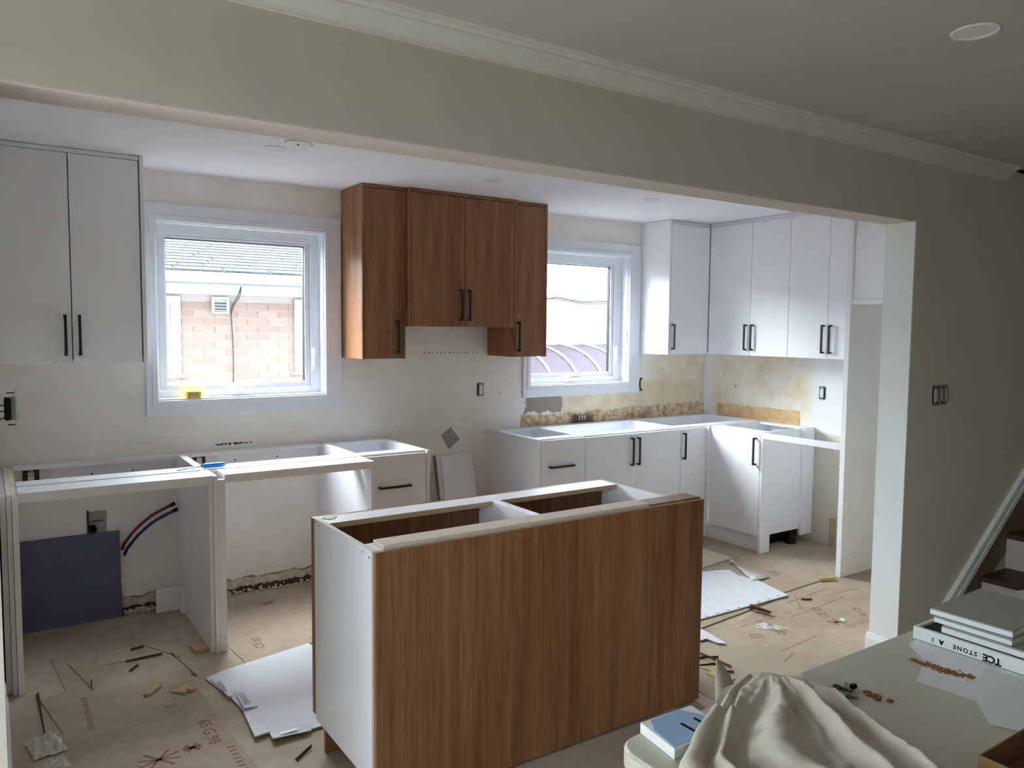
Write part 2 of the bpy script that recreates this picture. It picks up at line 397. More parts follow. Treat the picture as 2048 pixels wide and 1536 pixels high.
def lathe(name, prof, c, axis, mat, parent=None, seg=28, label=None):
    # prof: (radius, height) along axis direction from c
    ax = Vector(axis).normalized(); a = Vector((0, 0, 1)) if abs(ax.z) < .9 else Vector((1, 0, 0)); u = (a-ax*a.dot(ax)).normalized(); v = ax.cross(u)
    V, Fc = [], []
    for r, h in prof:
        for k in range(seg):
            an = 2*PI*k/seg; V.append(Vector(c)+ax*h+u*math.cos(an)*r+v*math.sin(an)*r)
    for i in range(len(prof)-1):
        for k in range(seg):
            Fc.append((i*seg+k, i*seg+(k+1) % seg, (i+1)*seg+(k+1) % seg, (i+1)*seg+k))
    Fc.append(tuple(range(seg))[::-1]); Fc.append(tuple(range((len(prof)-1)*seg, len(prof)*seg)))
    return mk(name, V, Fc, mat, parent, label=label)
def grid(name, P, mat, parent=None, thick=0, label=None, smooth=True):
    # P: rows of points
    nr, nc = len(P), len(P[0]); V = [p for r in P for p in r]
    Fc = [(i*nc+j, i*nc+j+1, (i+1)*nc+j+1, (i+1)*nc+j) for i in range(nr-1) for j in range(nc-1)]
    o = mk(name, V, Fc, mat, parent, smooth=smooth, label=label)
    if thick:
        s = o.modifiers.new('thick', 'SOLIDIFY'); s.thickness = thick; s.offset = 0
    return o
def text(name, body, size, loc, xdir, up, mat, parent=None, ext=.0002, bold=0, spacing=1.0):
    c = bpy.data.curves.new(name, 'FONT'); c.body = body; c.size = size; c.extrude = ext; c.offset = bold; c.space_character = spacing
    c.align_x = 'CENTER'; c.align_y = 'CENTER'; c.resolution_u = 3
    to = bpy.data.objects.new('tmp', c); COL.objects.link(to)
    dg = bpy.context.evaluated_depsgraph_get(); me = bpy.data.meshes.new_from_object(to.evaluated_get(dg))
    bpy.data.objects.remove(to)
    me.materials.clear(); me.materials.append(M[mat]); me.name = name
    xd = Vector(xdir).normalized(); n = xd.cross(Vector(up)).normalized(); ud = n.cross(xd).normalized()
    me.transform(Matrix((xd, ud, n)).transposed().to_4x4())
    o = bpy.data.objects.new(name, me); COL.objects.link(o); reg(o, loc, parent); o['kind'] = 'stuff'; return o
def dup(root, delta, label=None, group=None):
    r = root.copy(); COL.objects.link(r); r.location = root.location + Vector(delta); WL[r.name] = WL[root.name] + Vector(delta)
    if label: r['label'] = label
    if group: r['group'] = group
    for ch in list(root.children):
        c = ch.copy(); COL.objects.link(c); c.parent = r; WL[c.name] = WL[ch.name] + Vector(delta)
        for g in list(ch.children):
            d = g.copy(); COL.objects.link(d); d.parent = c; WL[d.name] = WL[g.name] + Vector(delta)
    return r

HC = 2.4565; XL = -5.19; ZB = .876
# ------------------------------------------------------------------ room shell
struct('floor', 'rampaper', [(XL-.02, .3, -2.9, .02, -.12, 0), (-7.7, 2.0, -7.4, -2.9, -.12, 0)], 'brown paper covered floor of the kitchen and living room')
def ring_wall(y0, y1, holes, x0, x1, z0, z1):
    b = []; x = x0
    for hx0, hx1, hz0, hz1 in holes:
        b.append((x, hx0, y0, y1, z0, z1)); b.append((hx0, hx1, y0, y1, z0, hz0)); b.append((hx0, hx1, y0, y1, hz1, z1)); x = hx1
    b.append((x, x1, y0, y1, z0, z1)); return b
struct('wall_back', 'wall_back', ring_wall(0, .16, [(-4.41, -3.44, 1.18, 2.18), (-1.87, -.905, 1.18, 2.18)], XL-.1, .1, 0, HC+.1), 'kitchen back wall with two windows, patched paint and bare brown band')
struct('wall_right', 'wall_right', [(0, .1, -2.56, 0, 0, HC+.1)], 'kitchen side wall with yellowed paint and bare tan strip')
struct('wall_left', 'header_paint', [(XL-.1, XL, -2.706, 0, 0, HC+.1)], 'kitchen left wall seen edge on')
struct('ceiling', 'ceiling', [(XL-.1, .1, -2.63, .16, HC, HC+.1)], 'white kitchen ceiling')
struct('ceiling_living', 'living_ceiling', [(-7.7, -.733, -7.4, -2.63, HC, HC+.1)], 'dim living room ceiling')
hd = struct('wall_header', 'header_paint', [(XL, -1.5617, -2.706, -2.5601, 2.1218, HC+.02), (-1.5617, 2.0, -2.706, -2.5601, 0, HC+.02), (-.733, 2.0, -2.706, -2.5601, HC, 4.2), (-7.7, XL-.1, -2.706, -2.5601, 0, HC+.02)], 'grey green partition wall over the wide kitchen opening')
# white painted reveals of the opening
struct('trim_1', 'jamb_paint', [(-1.5717, -1.5617, -2.706, -2.560, 0, 2.1218)], 'white reveal on the right side of the opening')
struct('trim_2', 'soffit_paint', [(XL+.001, -1.572, -2.7055, -2.5605, 2.1168, 2.1218)], 'underside of the opening header')
struct('wall_living_left', 'header_paint', [(-7.7, -7.6, -7.4, -4.90, 0, HC), (-7.7, -7.6, -2.95, -2.7, 0, HC), (-7.7, -7.6, -4.90, -2.95, 0, .65), (-7.7, -7.6, -4.90, -2.95, 2.10, HC)], 'living room wall with its own window')
struct('wall_living_back', 'header_paint', [(-7.7, 2.0, -7.5, -7.4, 0, 4.2)], 'living room rear wall')
struct('wall_living_right', 'header_paint', [(1.9, 2.0, -7.4, -2.7, 0, 4.2)], 'stairwell end wall')
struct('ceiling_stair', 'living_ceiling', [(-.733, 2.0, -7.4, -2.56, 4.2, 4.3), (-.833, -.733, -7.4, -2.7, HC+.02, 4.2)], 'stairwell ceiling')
# outside frame of the living room window (lets daylight in)
lw = struct('window_3', 'vinyl', [(-7.68, -7.62, -4.90, -4.83, .65, 2.10), (-7.68, -7.62, -3.02, -2.95, .65, 2.10), (-7.68, -7.62, -4.83, -3.02, .65, .72), (-7.68, -7.62, -4.83, -3.02, 2.03, 2.10), (-7.68, -7.62, -3.95, -3.90, .72, 2.03)], 'living room window')
part('pane', 'glass', lw, [(-7.655, -7.649, -4.83, -3.02, .72, 2.03)], bevel=0)

# crown moulding along the header (profile swept in x)
def sweep_x(name, prof, x0, x1, mat, kind='structure', label=None):
    n = len(prof); V = [(x0, y, z) for y, z in prof] + [(x1, y, z) for y, z in prof]
    Fc = [tuple(range(n)), tuple(range(n, 2*n))[::-1]] + [(i, (i+1) % n, (i+1) % n+n, i+n) for i in range(n)]
    o = mk(name, V, Fc, mat, origin=(0, 0, 0)); o['kind'] = kind
    if label: o['label'] = label
    return o
ym = -2.706
sweep_x('trim_3', [(ym, 2.392), (ym-.008, 2.392), (ym-.010, 2.398), (ym-.014, 2.404), (ym-.030, 2.418), (ym-.046, 2.432), (ym-.052, 2.434), (ym-.054, 2.440), (ym-.070, 2.444), (ym-.074, 2.450), (ym-.079, 2.4565), (ym, 2.4565)], -7.6, -.733, 'crown_paint', label='crown moulding between header wall and living room ceiling')
def base_sweep(name, pts_prof, a, b, mat, label):
    # a,b endpoints (x,y); profile (offset outwards to the right of a->b, z)
    d = (Vector(b)-Vector(a)).normalized(); nrm = Vector((d.y, -d.x)); V = []
    for e in (a, b):
        for o, z in pts_prof: V.append((e[0]+nrm.x*o, e[1]+nrm.y*o, z))
    n = len(pts_prof); Fc = [tuple(range(n)), tuple(range(n, 2*n))[::-1]] + [(i, (i+1) % n, (i+1) % n+n, i+n) for i in range(n)]
    o = mk(name, V, Fc, mat, origin=(0, 0, 0)); o['kind'] = 'structure'; o['label'] = label; return o
bp = [(0, 0), (.020, 0), (.019, .012), (.014, .02), (.014, .075), (.010, .085), (.006, .098), (0, .10)]
base_sweep('baseboard_right', bp, (-1.572, -2.55), (-1.572, -2.728), 'jamb_paint', 'white baseboard around the foot of the jamb')
base_sweep('baseboard_left', bp, (XL, -2.72), (XL, -.86), 'trim', 'white baseboard on the left wall')

# ------------------------------------------------------------------ windows
def window(n, X0, X1, G0, G1, O0, O1, label, handles):
    # X0,X1 hole, G0,G1 glass, O0,O1 outer casing
    zt, zb = 2.18, 1.18; ZT, ZBt = 2.2745, 1.0925
    r = struct('window_%d' % n, 'vinyl', [(X0, G0-.045, .07, .14, zb, zt), (G1+.035, X1, .07, .14, zb, zt), (G0-.045, G1+.035, .07, .14, 2.12, zt), (G0-.045, G1+.035, .07, .14, zb, 1.225)], label, bevel=.002)
    part('sash', 'vinyl', r, [(G0-.042, G0, .082, .128, 1.228, 2.117), (G1, G1+.032, .082, .128, 1.228, 2.117), (G0, G1, .082, .128, 2.10, 2.117), (G0, G1, .082, .128, 1.228, 1.26)], bevel=.003)
    part('gasket', 'rubber', r, [(G0, G0+.003, .09, .12, 1.26, 2.10), (G1-.004, G1, .09, .12, 1.26, 2.10), (G0, G1, .09, .12, 2.096, 2.10)], bevel=0)
    part('pane', 'glass', r, [(G0, G1, .100, .104, 1.26, 2.10)], bevel=0)
    part('reveal', 'trim', r, [(X0, X0+.006, -.001, .07, zb, zt), (X1-.006, X1, -.001, .07, zb, zt), (X0, X1, -.001, .07, zt-.006, zt), (X0, X1, -.012, .07, zb, zb+.008)], bevel=0)
    # casing boards, inner bead a step proud
    cs = []
    part('casing_board', 'trim', r, (O0, X0, -.018, 0, ZBt, ZT)); part('casing_board', 'trim', r, (X1, O1, -.018, 0, ZBt, ZT))
    part('casing_board', 'trim', r, (X0, X1, -.018, 0, zt, ZT)); part('casing_board', 'trim', r, (X0, X1, -.018, 0, ZBt, zb))
    part('bead', 'trim', r, [(X0-.03, X0-.001, -.023, -.018, zb-.03, zt+.03), (X1+.001, X1+.03, -.023, -.018, zb-.03, zt+.03), (X0-.001, X1+.001, -.023, -.018, zt+.001, zt+.03), (X0-.001, X1+.001, -.023, -.018, zb-.03, zb-.001)], bevel=.002)
    # crank operator on the bottom frame
    cx = (G0+G1)/2
    k = part('crank', 'vinyl', r, [(cx-.07, cx+.06, .045, .07, 1.19, 1.215), (cx-.05, cx+.02, .03, .05, 1.215, 1.232)], bevel=.006)
    tube('crank_handle', [(cx-.05, .03, 1.225), (cx-.02, .022, 1.236), (cx+.03, .022, 1.238), (cx+.06, .028, 1.224)], .006, 'vinyl' if n == 1 else 'plate', k)
    lt = part('latch', 'vinyl', r, [(G1+.040, G1+.058, .062, .072, 1.33, 1.47)], bevel=.004)
    tube('lever', [(G1+.049, .055, 1.35), (G1+.047, .045, 1.39), (G1+.049, .052, 1.47)], .006, 'vinyl', lt)
    lt = part('latch', 'vinyl', r, [(G0-.066, G0-.048, .062, .072, 1.33, 1.47)], bevel=.004)
    return r
window(1, -4.41, -3.44, -4.343, -3.537, -4.472, -3.336, 'left kitchen window, white vinyl, looking at a brick house', 1)
window(2, -1.87, -.905, -1.83, -1.02, -1.931, -.784, 'right kitchen window, white vinyl, partly behind the wood cabinet', 1)

# ------------------------------------------------------------------ handles and cabinet builder
def raw(o):
    o.data.materials.append(M['rawedge']); o.data.polygons[1].material_index = len(o.data.materials)-1; return o
def handle(parent, c, run='back', vert=True, L=.2, front=.0):
    # c: (u, z) centre; front = depth of the door face
    u, z = c; r = .0064; pj = .028; bars = []
    def mp(u0, u1, d0, d1, z0, z1): return (u0, u1, -d0, -d1, z0, z1) if run == 'back' else (-d0, -d1, u0, u1, z0, z1)
    if vert:
        bars = [mp(u-r, u+r, front+pj-r, front+pj+r, z-L/2, z+L/2), mp(u-r, u+r, front, front+pj, z-L/2, z-L/2+2*r), mp(u-r, u+r, front, front+pj, z+L/2-2*r, z+L/2)]
    else:
        bars = [mp(u-L/2, u+L/2, front+pj-r, front+pj+r, z-r, z+r), mp(u-L/2, u-L/2+2*r, front, front+pj, z-r, z+r), mp(u+L/2-2*r, u+L/2, front, front+pj, z-r, z+r)]
    return part('handle', 'black', parent, bars, bevel=.0015)
def mp(run, u0, u1, d0, d1, z0, z1): return (u0, u1, -d0, -d1, z0, z1) if run == 'back' else (-d0, -d1, u0, u1, z0, z1)
def carcass(t, run, u0, u1, d, z0, z1, mat, shelf=True, top=True, name='carcass', th=.018, back=True):
    b = [mp(run, u0, u0+th, 0, d, z0, z1), mp(run, u1-th, u1, 0, d, z0, z1), mp(run, u0+th, u1-th, 0, d, z0, z0+th)]
    if top: b.append(mp(run, u0+th, u1-th, 0, d, z1-th, z1))
    if back: b.append(mp(run, u0+th, u1-th, 0, .006, z0+th, z1-th))
    return part(name, mat, t, b)
def door(t, run, u0, u1, front, z0, z1, mat, hc=None, vert=True, gap=.0015, name='door', th=.019):
    o = part(name, mat, t, mp(run, u0+gap, u1-gap, front-th, front, z0+gap, z1-gap), bevel=.001)
    if hc: handle(o, hc, run, vert, front=front)
    return o

# --- left white wall cabinet
ZU = 1.409; ZT = 2.4316; dU = .330
t = thing('wall_cabinet', 'tall white two-door wall cabinet left of the left window', 'cabinet', (-4.85, 0, ZU))
carcass(t, 'back', XL+.002, -4.533, .311, ZU, ZT-.002, 'lam_white')
door(t, 'back', XL+.004, -4.8476, dU, ZU, ZT, 'lam_white', (-4.878, 1.549), gap=.0025)
door(t, 'back', -4.8476, -4.533, dU, ZU, ZT, 'lam_white', (-4.817, 1.549), gap=.0025)
part('crown_filler', 'lam_white', t, (XL+.004, -4.531, -.326, -.308, ZT+.001, HC-.003))
part('end_panel', 'lam_white', t, (-4.529, -4.511, 0, -.338, ZU, HC-.003))

# --- walnut wall cabinets
def wood_upper(t, u0, u1, d, z0, doors, lab=None):
    carcass(t, 'back', u0+.018, u1-.018, d-.021, z0+.001, HC-.024, 'walnut')
    part('side_panel', 'walnut', t, mp('back', u0, u0+.0175, 0, d, z0, HC-.002)); part('side_panel', 'walnut', t, mp('back', u1-.0175, u1, 0, d, z0, HC-.002))
    part('crown_filler', 'walnut', t, mp('back', u0+.018, u1-.018, d-.019, d-.002, HC-.022, HC-.002))
    for a, b, h in doors: door(t, 'back', a, b, d-.001, z0, HC-.024, 'walnut_b', h)
t = thing('wall_cabinet', 'narrow walnut wall cabinet beside the left window, highlight on its side', 'cabinet', (-3.18, 0, ZU), 'walnut wall cabinets')
wood_upper(t, -3.3263, -3.0415, .330, ZU, [(-3.308, -3.0595, (-3.099, 1.545))])
t = thing('wall_cabinet', 'short wide two-door walnut cabinet in the middle, above the range gap', 'cabinet', (-2.64, 0, 1.6085), 'walnut wall cabinets')
wood_upper(t, -3.0405, -2.2375, .3632, 1.6085, [(-3.022, -2.640, (-2.669, 1.748)), (-2.640, -2.256, (-2.611, 1.748))])
t = thing('wall_cabinet', 'narrow walnut wall cabinet overlapping the right window', 'cabinet', (-2.1, 0, ZU), 'walnut wall cabinets')
wood_upper(t, -2.2365, -1.9567, .330, ZU, [(-2.218, -1.975, (-2.201, 1.546))])

# --- right white wall cabinets
ZT2 = 2.4216
t = thing('wall_cabinet', 'white single-door wall cabinet next to the right window, its side glowing', 'cabinet', (-.56, 0, ZU), 'white wall cabinets on the right')
carcass(t, 'back', -.76, -.002, .309, ZU, ZT2, 'lam_white')
part('end_panel', 'lam_white', t, mp('back', -.7788, -.7612, 0, dU, ZU, HC-.002))
door(t, 'back', -.760, -.3315, dU, ZU, ZT2, 'lam_white', (-.741, 1.549))
part('crown_filler', 'lam_white', t, [mp('back', -.76, -.311, .302, .310, ZT2+.001, HC-.002), mp('back', -.76, -.318, .3105, .318, ZT2+.012, HC-.012)])
t = thing('wall_cabinet', 'white two-door wall cabinet in the corner of the right wall', 'cabinet', (0, -.71, ZU), 'white wall cabinets on the right')
carcass(t, 'right', -1.0915, -.3125, .309, ZU, ZT2, 'lam_white')
door(t, 'right', -.7496, -.3325, dU, ZU, ZT2, 'lam_white', (-.716, 1.549)); door(t, 'right', -1.0922, -.7496, dU, ZU, ZT2, 'lam_white', (-.778, 1.549))
part('crown_filler', 'lam_white', t, [mp('right', -1.0915, -.3120, .302, .310, ZT2+.001, HC-.002), mp('right', -1.0915, -.3185, .3105, .318, ZT2+.012, HC-.012)])
t = thing('wall_cabinet', 'white two-door wall cabinet against the tall fridge panel', 'cabinet', (0, -1.41, ZU), 'white wall cabinets on the right')
carcass(t, 'right', -1.7430, -1.0930, .309, ZU, ZT2, 'lam_white')
door(t, 'right', -1.4153, -1.0935, dU, ZU, ZT2, 'lam_white', (-1.391, 1.546)); door(t, 'right', -1.7425, -1.4153, dU, ZU, ZT2, 'lam_white', (-1.449, 1.546))
part('crown_filler', 'lam_white', t, [mp('right', -1.7425, -1.0935, .302, .310, ZT2+.001, HC-.002), mp('right', -1.7425, -1.0935, .3105, .318, ZT2+.012, HC-.012)])

t = props(part('fridge_gable', 'lam_white', None, (-.627, -.001, -1.779, -1.7445, 0, HC-.002), bevel=.0012), 'tall white full-height panel standing beside the fridge space', 'panel')
t = thing('fridge_cabinet', 'white cabinet mounted high over the fridge space', 'cabinet', (-.3, -2.1, 1.775))
carcass(t, 'right', -2.556, -1.7805, .575, 1.775, HC-.002, 'lam_white')
part('door', 'lam_white', t, (-.600, -.577, -2.555, -1.7815, 1.806, HC-.004), bevel=.001)
part('bottom_rail', 'lam_white', t, (-.606, -.577, -2.555, -1.7815, 1.772, 1.804), bevel=.001)

# --- base cabinets under the right window
def base_cab(t, run, u0, u1, z0=.11, d=.605, top_back=True):
    th = .018
    part('side', 'lam_white', t, mp(run, u0, u0+th, 0.001, d, z0, ZB)); part('side', 'lam_white', t, mp(run, u1-th, u1, 0.001, d, z0, ZB))
    part('bottom', 'lam_white', t, mp(run, u0+th, u1-th, .001, d, z0, z0+th))
    part('back', 'lam_white', t, mp(run, u0+th, u1-th, .001, .012, z0+th, ZB-.019))
    part('stretcher', 'lam_white', t, mp(run, u0+th, u1-th, .001, .08, ZB-.018, ZB)); part('stretcher', 'lam_white', t, mp(run, u0+th, u1-th, d-.09, d, ZB-.018, ZB))
def leg(t, x, y, z1=.11): lathe('leg', [(.03, 0), (.03, .012), (.018, .02), (.018, z1-.02), (.028, z1-.012), (.028, z1-.001)], (x, y, 0), (0, 0, 1), 'blackplastic', t, seg=14)
fB = .6272
t = thing('base_cabinet', 'white base cabinet with one deep drawer, left end of the right-hand run', 'cabinet', (-2.03, -.3, 0), 'white base cabinets on the right')
base_cab(t, 'back', -2.205, -1.8354); part('end_panel', 'lam_white', t, mp('back', -2.2242, -2.206, 0.001, .630, 0, ZB))
door(t, 'back', -2.204, -1.8344, fB, .50, .870, 'lam_white', (-2.046, .69), False, name='drawer_front', gap=.002)
door(t, 'back', -2.204, -1.8344, fB, .115, .50, 'lam_white', (-2.046, .34), False, name='drawer_front', gap=.002)
for x, y in ((-2.15, -.52), (-1.9, -.52)): leg(t, x, y)
t = thing('base_cabinet', 'white two-door sink base cabinet under the right window, open on top', 'cabinet', (-1.376, -.3, 0), 'white base cabinets on the right')
base_cab(t, 'back', -1.8344, -.9191)
door(t, 'back', -1.8344, -1.3865, fB, .115, .866, 'lam_white', (-1.4175, .7375), gap=.002); door(t, 'back', -1.3865, -.9181, fB, .115, .866, 'lam_white', (-1.358, .7375), gap=.002)
for x, y in ((-1.78, -.52), (-.98, -.52)): leg(t, x, y)
t = thing('base_cabinet', 'white blind corner base cabinet with one narrow door facing the room', 'cabinet', (-.45, -.3, 0), 'white base cabinets on the right')
base_cab(t, 'back', -.918, -.002)
door(t, 'back', -.9181, -.6475, fB, .115, .866, 'lam_white', (-.896, .7375), gap=.002)
part('corner_filler', 'lam_white', t, (-.6465, -.628, -.648, -.606, .112, .868))
t = thing('base_cabinet', 'white base cabinet on the side wall, shadow falling across its door', 'cabinet', (-.3, -.86, 0), 'white base cabinets on the right')
base_cab(t, 'right', -1.1178, -.6485, z0=.118)
door(t, 'right', -1.1150, -.650, fB, .118, .866, 'lam_white', (-1.078, .7365), gap=.002)
part('end_filler', 'lam_white', t, (-.628, -.520, -1.1375, -1.1185, 0, ZB-.002)); 
part('wall_filler', 'lam_white', t, (-.165, -.145, -1.142, -1.1185, .07, ZB-.002)); part('wall_filler', 'lam_white', t, (-.144, -.03, -1.137, -1.1185, .07, ZB-.004))
leg(t, -.52, -1.06, .117); lathe('leg', [(.04, 0), (.04, .05), (.03, .06), (.03, .115)], (-.19, -1.07, 0), (0, 0, 1), 'blackplastic', t, seg=14)
part('shade_strip', 'blackplastic', t, (-.50, -.12, -1.00, -.99, .001, .116))  # added black strip, paints in the dark shade under the cabinet end
part('toe_kick', 'lam_white', t, [(-.593, -.575, -1.117, -.575, 0, .108)])
t = props(part('toe_kick_board', 'lam_white', None, [(-2.204, -.594, -.593, -.575, 0, .109)]), 'white toe kick board under the right-hand base cabinets', 'board')
t = props(part('dishwasher_rail', 'lam_white', None, [(-.6272, -.609, -1.7435, -1.1385, .834, ZB-.001)], bevel=.001), 'thin white rail bridging the dishwasher gap to the tall panel', 'rail')

# --- base run under the left window: open frames on panels
t = thing('open_base_unit', 'open white cabinet frame with grey-blue board inside, at the far left', 'cabinet', (-4.73, -.4, 0), 'open base frames under the left window')
raw(part('side_panel', 'lam_white', t, (-5.152, -5.134, -.001, -.822, 0, ZB))); raw(part('side_panel', 'lam_white', t, (-5.1325, -5.110, -.001, -.840, 0, ZB-.008)))
part('end_filler', 'lam_white', t, (-5.175, -5.1535, -.001, -.80, 0, ZB-.010))
raw(part('side_panel', 'lam_white', t, (-4.3288, -4.3108, -.001, -.812, 0, ZB)))
part('stretcher', 'lam_white', t, (-5.109, -4.3295, -.001, -.085, ZB-.018, ZB)); part('cleat', 'lam_white', t, (-4.94, -4.3295, -.001, -.014, .70, ZB-.019))
part('stretcher', 'lam_white', t, (-5.109, -4.3295, -.505, -.622, ZB-.018, ZB)); part('front_rail', 'lam_white', t, [(-5.109, -4.3295, -.656, -.812, ZB-.018, ZB), (-5.109, -4.3295, -.794, -.812, ZB-.042, ZB-.018)])
part('kick_block', 'lam_white', t, [(-4.462, -4.345, -.112, -.094, .004, .130), (-4.345, -4.3295, -.20, -.094, .004, .130)])
for x in (-4.75, -4.55): lathe('screw', [(.005, 0), (.004, .002)], (x, -.014, .80), (0, -1, 0), 'steel_dark', t, seg=10)
t = thing('open_base_unit', 'open white cabinet frame between the first frame and the drawer cabinet', 'cabinet', (-3.9, -.4, 0), 'open base frames under the left window')
raw(part('side_panel', 'lam_white', t, (-4.3098, -4.2910, -.001, -.830, 0, ZB))); part('front_filler', 'lam_white', t, (-4.2900, -4.2560, -.812, -.830, 0, ZB-.020))
part('stretcher', 'lam_white', t, (-4.290, -3.4895, -.001, -.085, ZB-.018, ZB)); part('cleat', 'lam_white', t, (-4.10, -3.4895, -.001, -.014, .70, ZB-.019))
part('stretcher', 'lam_white', t, (-4.290, -3.4895, -.505, -.622, ZB-.018, ZB)); part('front_rail', 'lam_white', t, [(-4.255, -3.4895, -.656, -.812, ZB-.018, ZB), (-4.255, -3.4895, -.794, -.812, ZB-.042, ZB-.018)])
for x in (-4.0, -3.75): lathe('screw', [(.005, 0), (.004, .002)], (x, -.014, .81), (0, -1, 0), 'steel_dark', t, seg=10)
t = thing('base_cabinet', 'white base cabinet with one deep drawer, right end of the left-hand run', 'cabinet', (-3.26, -.3, 0))
base_cab(t, 'back', -3.469, -3.048)
raw(part('end_panel', 'lam_white', t, (-3.4883, -3.470, -.001, -.822, 0, ZB))); raw(part('end_panel', 'lam_white', t, (-3.0470, -3.0295, -.001, -.630, 0, ZB-.001)))
door(t, 'back', -3.466, -3.050, fB, .46, .866, 'lam_white', (-3.26, .682), False, name='drawer_front', gap=.002)
door(t, 'back', -3.466, -3.050, fB, .115, .46, 'lam_white', (-3.26, .32), False, name='drawer_front', gap=.002)
for x in (-3.42, -3.1): leg(t, x, -.52)

# --- island
IZ = .885; x0, x1 = -4.2, -2.775
t = thing('kitchen_island', 'open-topped kitchen island with walnut back panel and white end', 'island', (-3.5, -2.2, 0))
raw(part('side_panel', 'lam_white', t, (x0, x0+.0175, -2.4455, -1.922, .105, IZ))); raw(part('side_panel', 'lam_white', t, (x1-.0175, x1, -2.4455, -1.922, .105, IZ)))
part('divider', 'lam_white', t, (-3.475, -3.4575, -2.4455, -1.922, .105, IZ)); part('divider', 'lam_white', t, (-3.4570, -3.4395, -2.4455, -1.922, .105, IZ))
for a, b in ((x0+.018, -3.4755), (-3.439, x1-.018)):
    part('bottom', 'lam_white', t, (a, b, -2.4455, -1.922, .105, .123))
    o = part('stretcher', ['lam_white', 'chip'], t, (a, b, -2.030, -1.922, IZ-.020, IZ), bevel=0)
    o.data.polygons[2].material_index = 1
    part('stretcher', 'lam_white', t, (a, b, -2.4455, -2.352, IZ-.020, IZ))
    part('cabinet_door', 'walnut_b', t, (a-.020, b+.020, -1.9215, -1.894, .125, IZ-.002))
o = part('back_panel', ['walnut', 'chip', 'blackplastic'], t, (-4.193, -2.6885, -2.4655, -2.4465, .012, IZ-.001), bevel=0)
o.data.polygons[1].material_index = 1; o.data.polygons[3].material_index = 2
o = part('end_filler', ['walnut', 'chip'], t, (-2.774, -2.690, -2.4455, -2.362, .012, IZ-.001), bevel=0)
part('top_strip', 'walnut', t, (-2.985, -2.690, -2.4456, -2.358, IZ+.0002, IZ+.007))
part('toe_kick', 'walnut', t, (x0+.01, x1, -1.998, -1.982, .001, .103))
for x in (-4.1, -2.9):
    for y in (-2.06, -2.38): leg(t, x, y, .105)
hg = part('hinge', 'steel_dark', t, [(-2.86, -2.7935, -1.955, -1.923, .745, .760), (-2.83, -2.81, -1.955, -1.94, .760, .775)])
for y, z in ((-2.378, .868), (-2.43, .862), (-1.969, .866), (-1.935, .872)):
    lathe('screw', [(.004, 0), (.003, .001)], (x0, y, z), (-1, 0, 0), 'steel_dark', t, seg=10)
t = props(part('mdf_strip', ['mdf', 'chip'], None, (-4.155, -2.9855, -2.4445, -2.360, IZ+.0008, IZ+.0128), bevel=.0008), 'long raw particle board strip lying on top of the island', 'strip')
t = props(prism('paper_tag', [(-4.18, -1.945), (-4.150, -1.925), (-4.128, -1.93), (-4.120, -1.95), (-4.132, -1.955), (-4.135, -1.972), (-4.165, -1.978)], IZ+.0005, IZ+.003, 'tag'), 'torn pale green label on the back corner of the island', 'label')

# --- leaning panels and board
def leaning(name, xa, xb, yb, yt, h, th, mat, label, cat, group=None, z0=0.0):
    ang = math.atan2(yt-yb, h); dy = th*math.cos(ang); dz = th*math.sin(ang)
    V = [(xa, yb, z0), (xb, yb, z0), (xb, yt, z0+h), (xa, yt, z0+h), (xa, yb-dy, z0+dz), (xb, yb-dy, z0+dz), (xb, yt-dy, z0+h+dz), (xa, yt-dy, z0+h+dz)]
    o = mk(name, V, [(0, 1, 2, 3), (7, 6, 5, 4), (0, 4, 5, 1), (3, 2, 6, 7), (0, 3, 7, 4), (1, 5, 6, 2)], mat, bevel=.0008)
    return props(o, label, cat, group)
leaning('leaning_board', -2.655, -2.405, -.16, -.003, .725, .02, 'lam_white', 'wider white panel leaning on the wall between the base runs, behind another', 'panel', 'panels leaning in the range gap')
leaning('leaning_board', -2.630, -2.385, -.19, -.030, .715, .018, 'lam_white', 'front white panel leaning in the gap between the base runs', 'panel', 'panels leaning in the range gap')
leaning('leaning_board', -2.672, -2.6575, -.165, -.003, .722, .006, 'carton', 'thin brown board edge showing left of the white panels leaning in the range gap', 'board')
leaning('slate_board', -5.095, -4.625, -.045, -.004, .474, .008, 'slate', 'grey-blue board leaning on the wall inside the left open frame', 'board')
# pipes
def pipe(mat, dy, dz, label):
    pts = spline([(-4.612+dy, -.002, .352+dz), (-4.606+dy, -.030, .385+dz), (-4.590+dy, -.060, .42+dz), (-4.55+dy, -.08, .475+dz), (-4.47+dy, -.085, .54+dz), (-4.375+dy, -.09, .585+dz)], 6)
    t = thing('water_pipe', label, 'pipe', (-4.6, -.05, .3), 'water pipes under the left window')
    tube('pipe_run', pts, .0085, mat, t)
    tube('cap', [pts[-1], pts[-1]+(pts[-1]-pts[-2]).normalized()*.028], .011, 'blackplastic', t)
pipe('red', 0, 0.012, 'red plastic water pipe curving out from behind the grey-blue board')
pipe('blue', .012, -.022, 'blue plastic water pipe curving out just below the red one')
# wall hole behind board
t = thing('drain_opening', 'square grey hole with a drain stub cut in the wall above the grey-blue board', 'wall opening', (-4.73, 0, .5))
part('patch_board', 'plate', t, (-4.772, -4.685, -.003, -.0005, .475, .592), bevel=0)
lathe('pipe_stub', [(.02, 0), (.02, .03), (.016, .03), (.016, .005)], (-4.755, -.003, .50), (0, -1, 0), 'blackplastic', t)
part('torn_edge', 'steel_dark', t, [(-4.78, -4.77, -.005, -.0005, .47, .60), (-4.77, -4.70, -.006, -.001, .535, .541)], bevel=0)
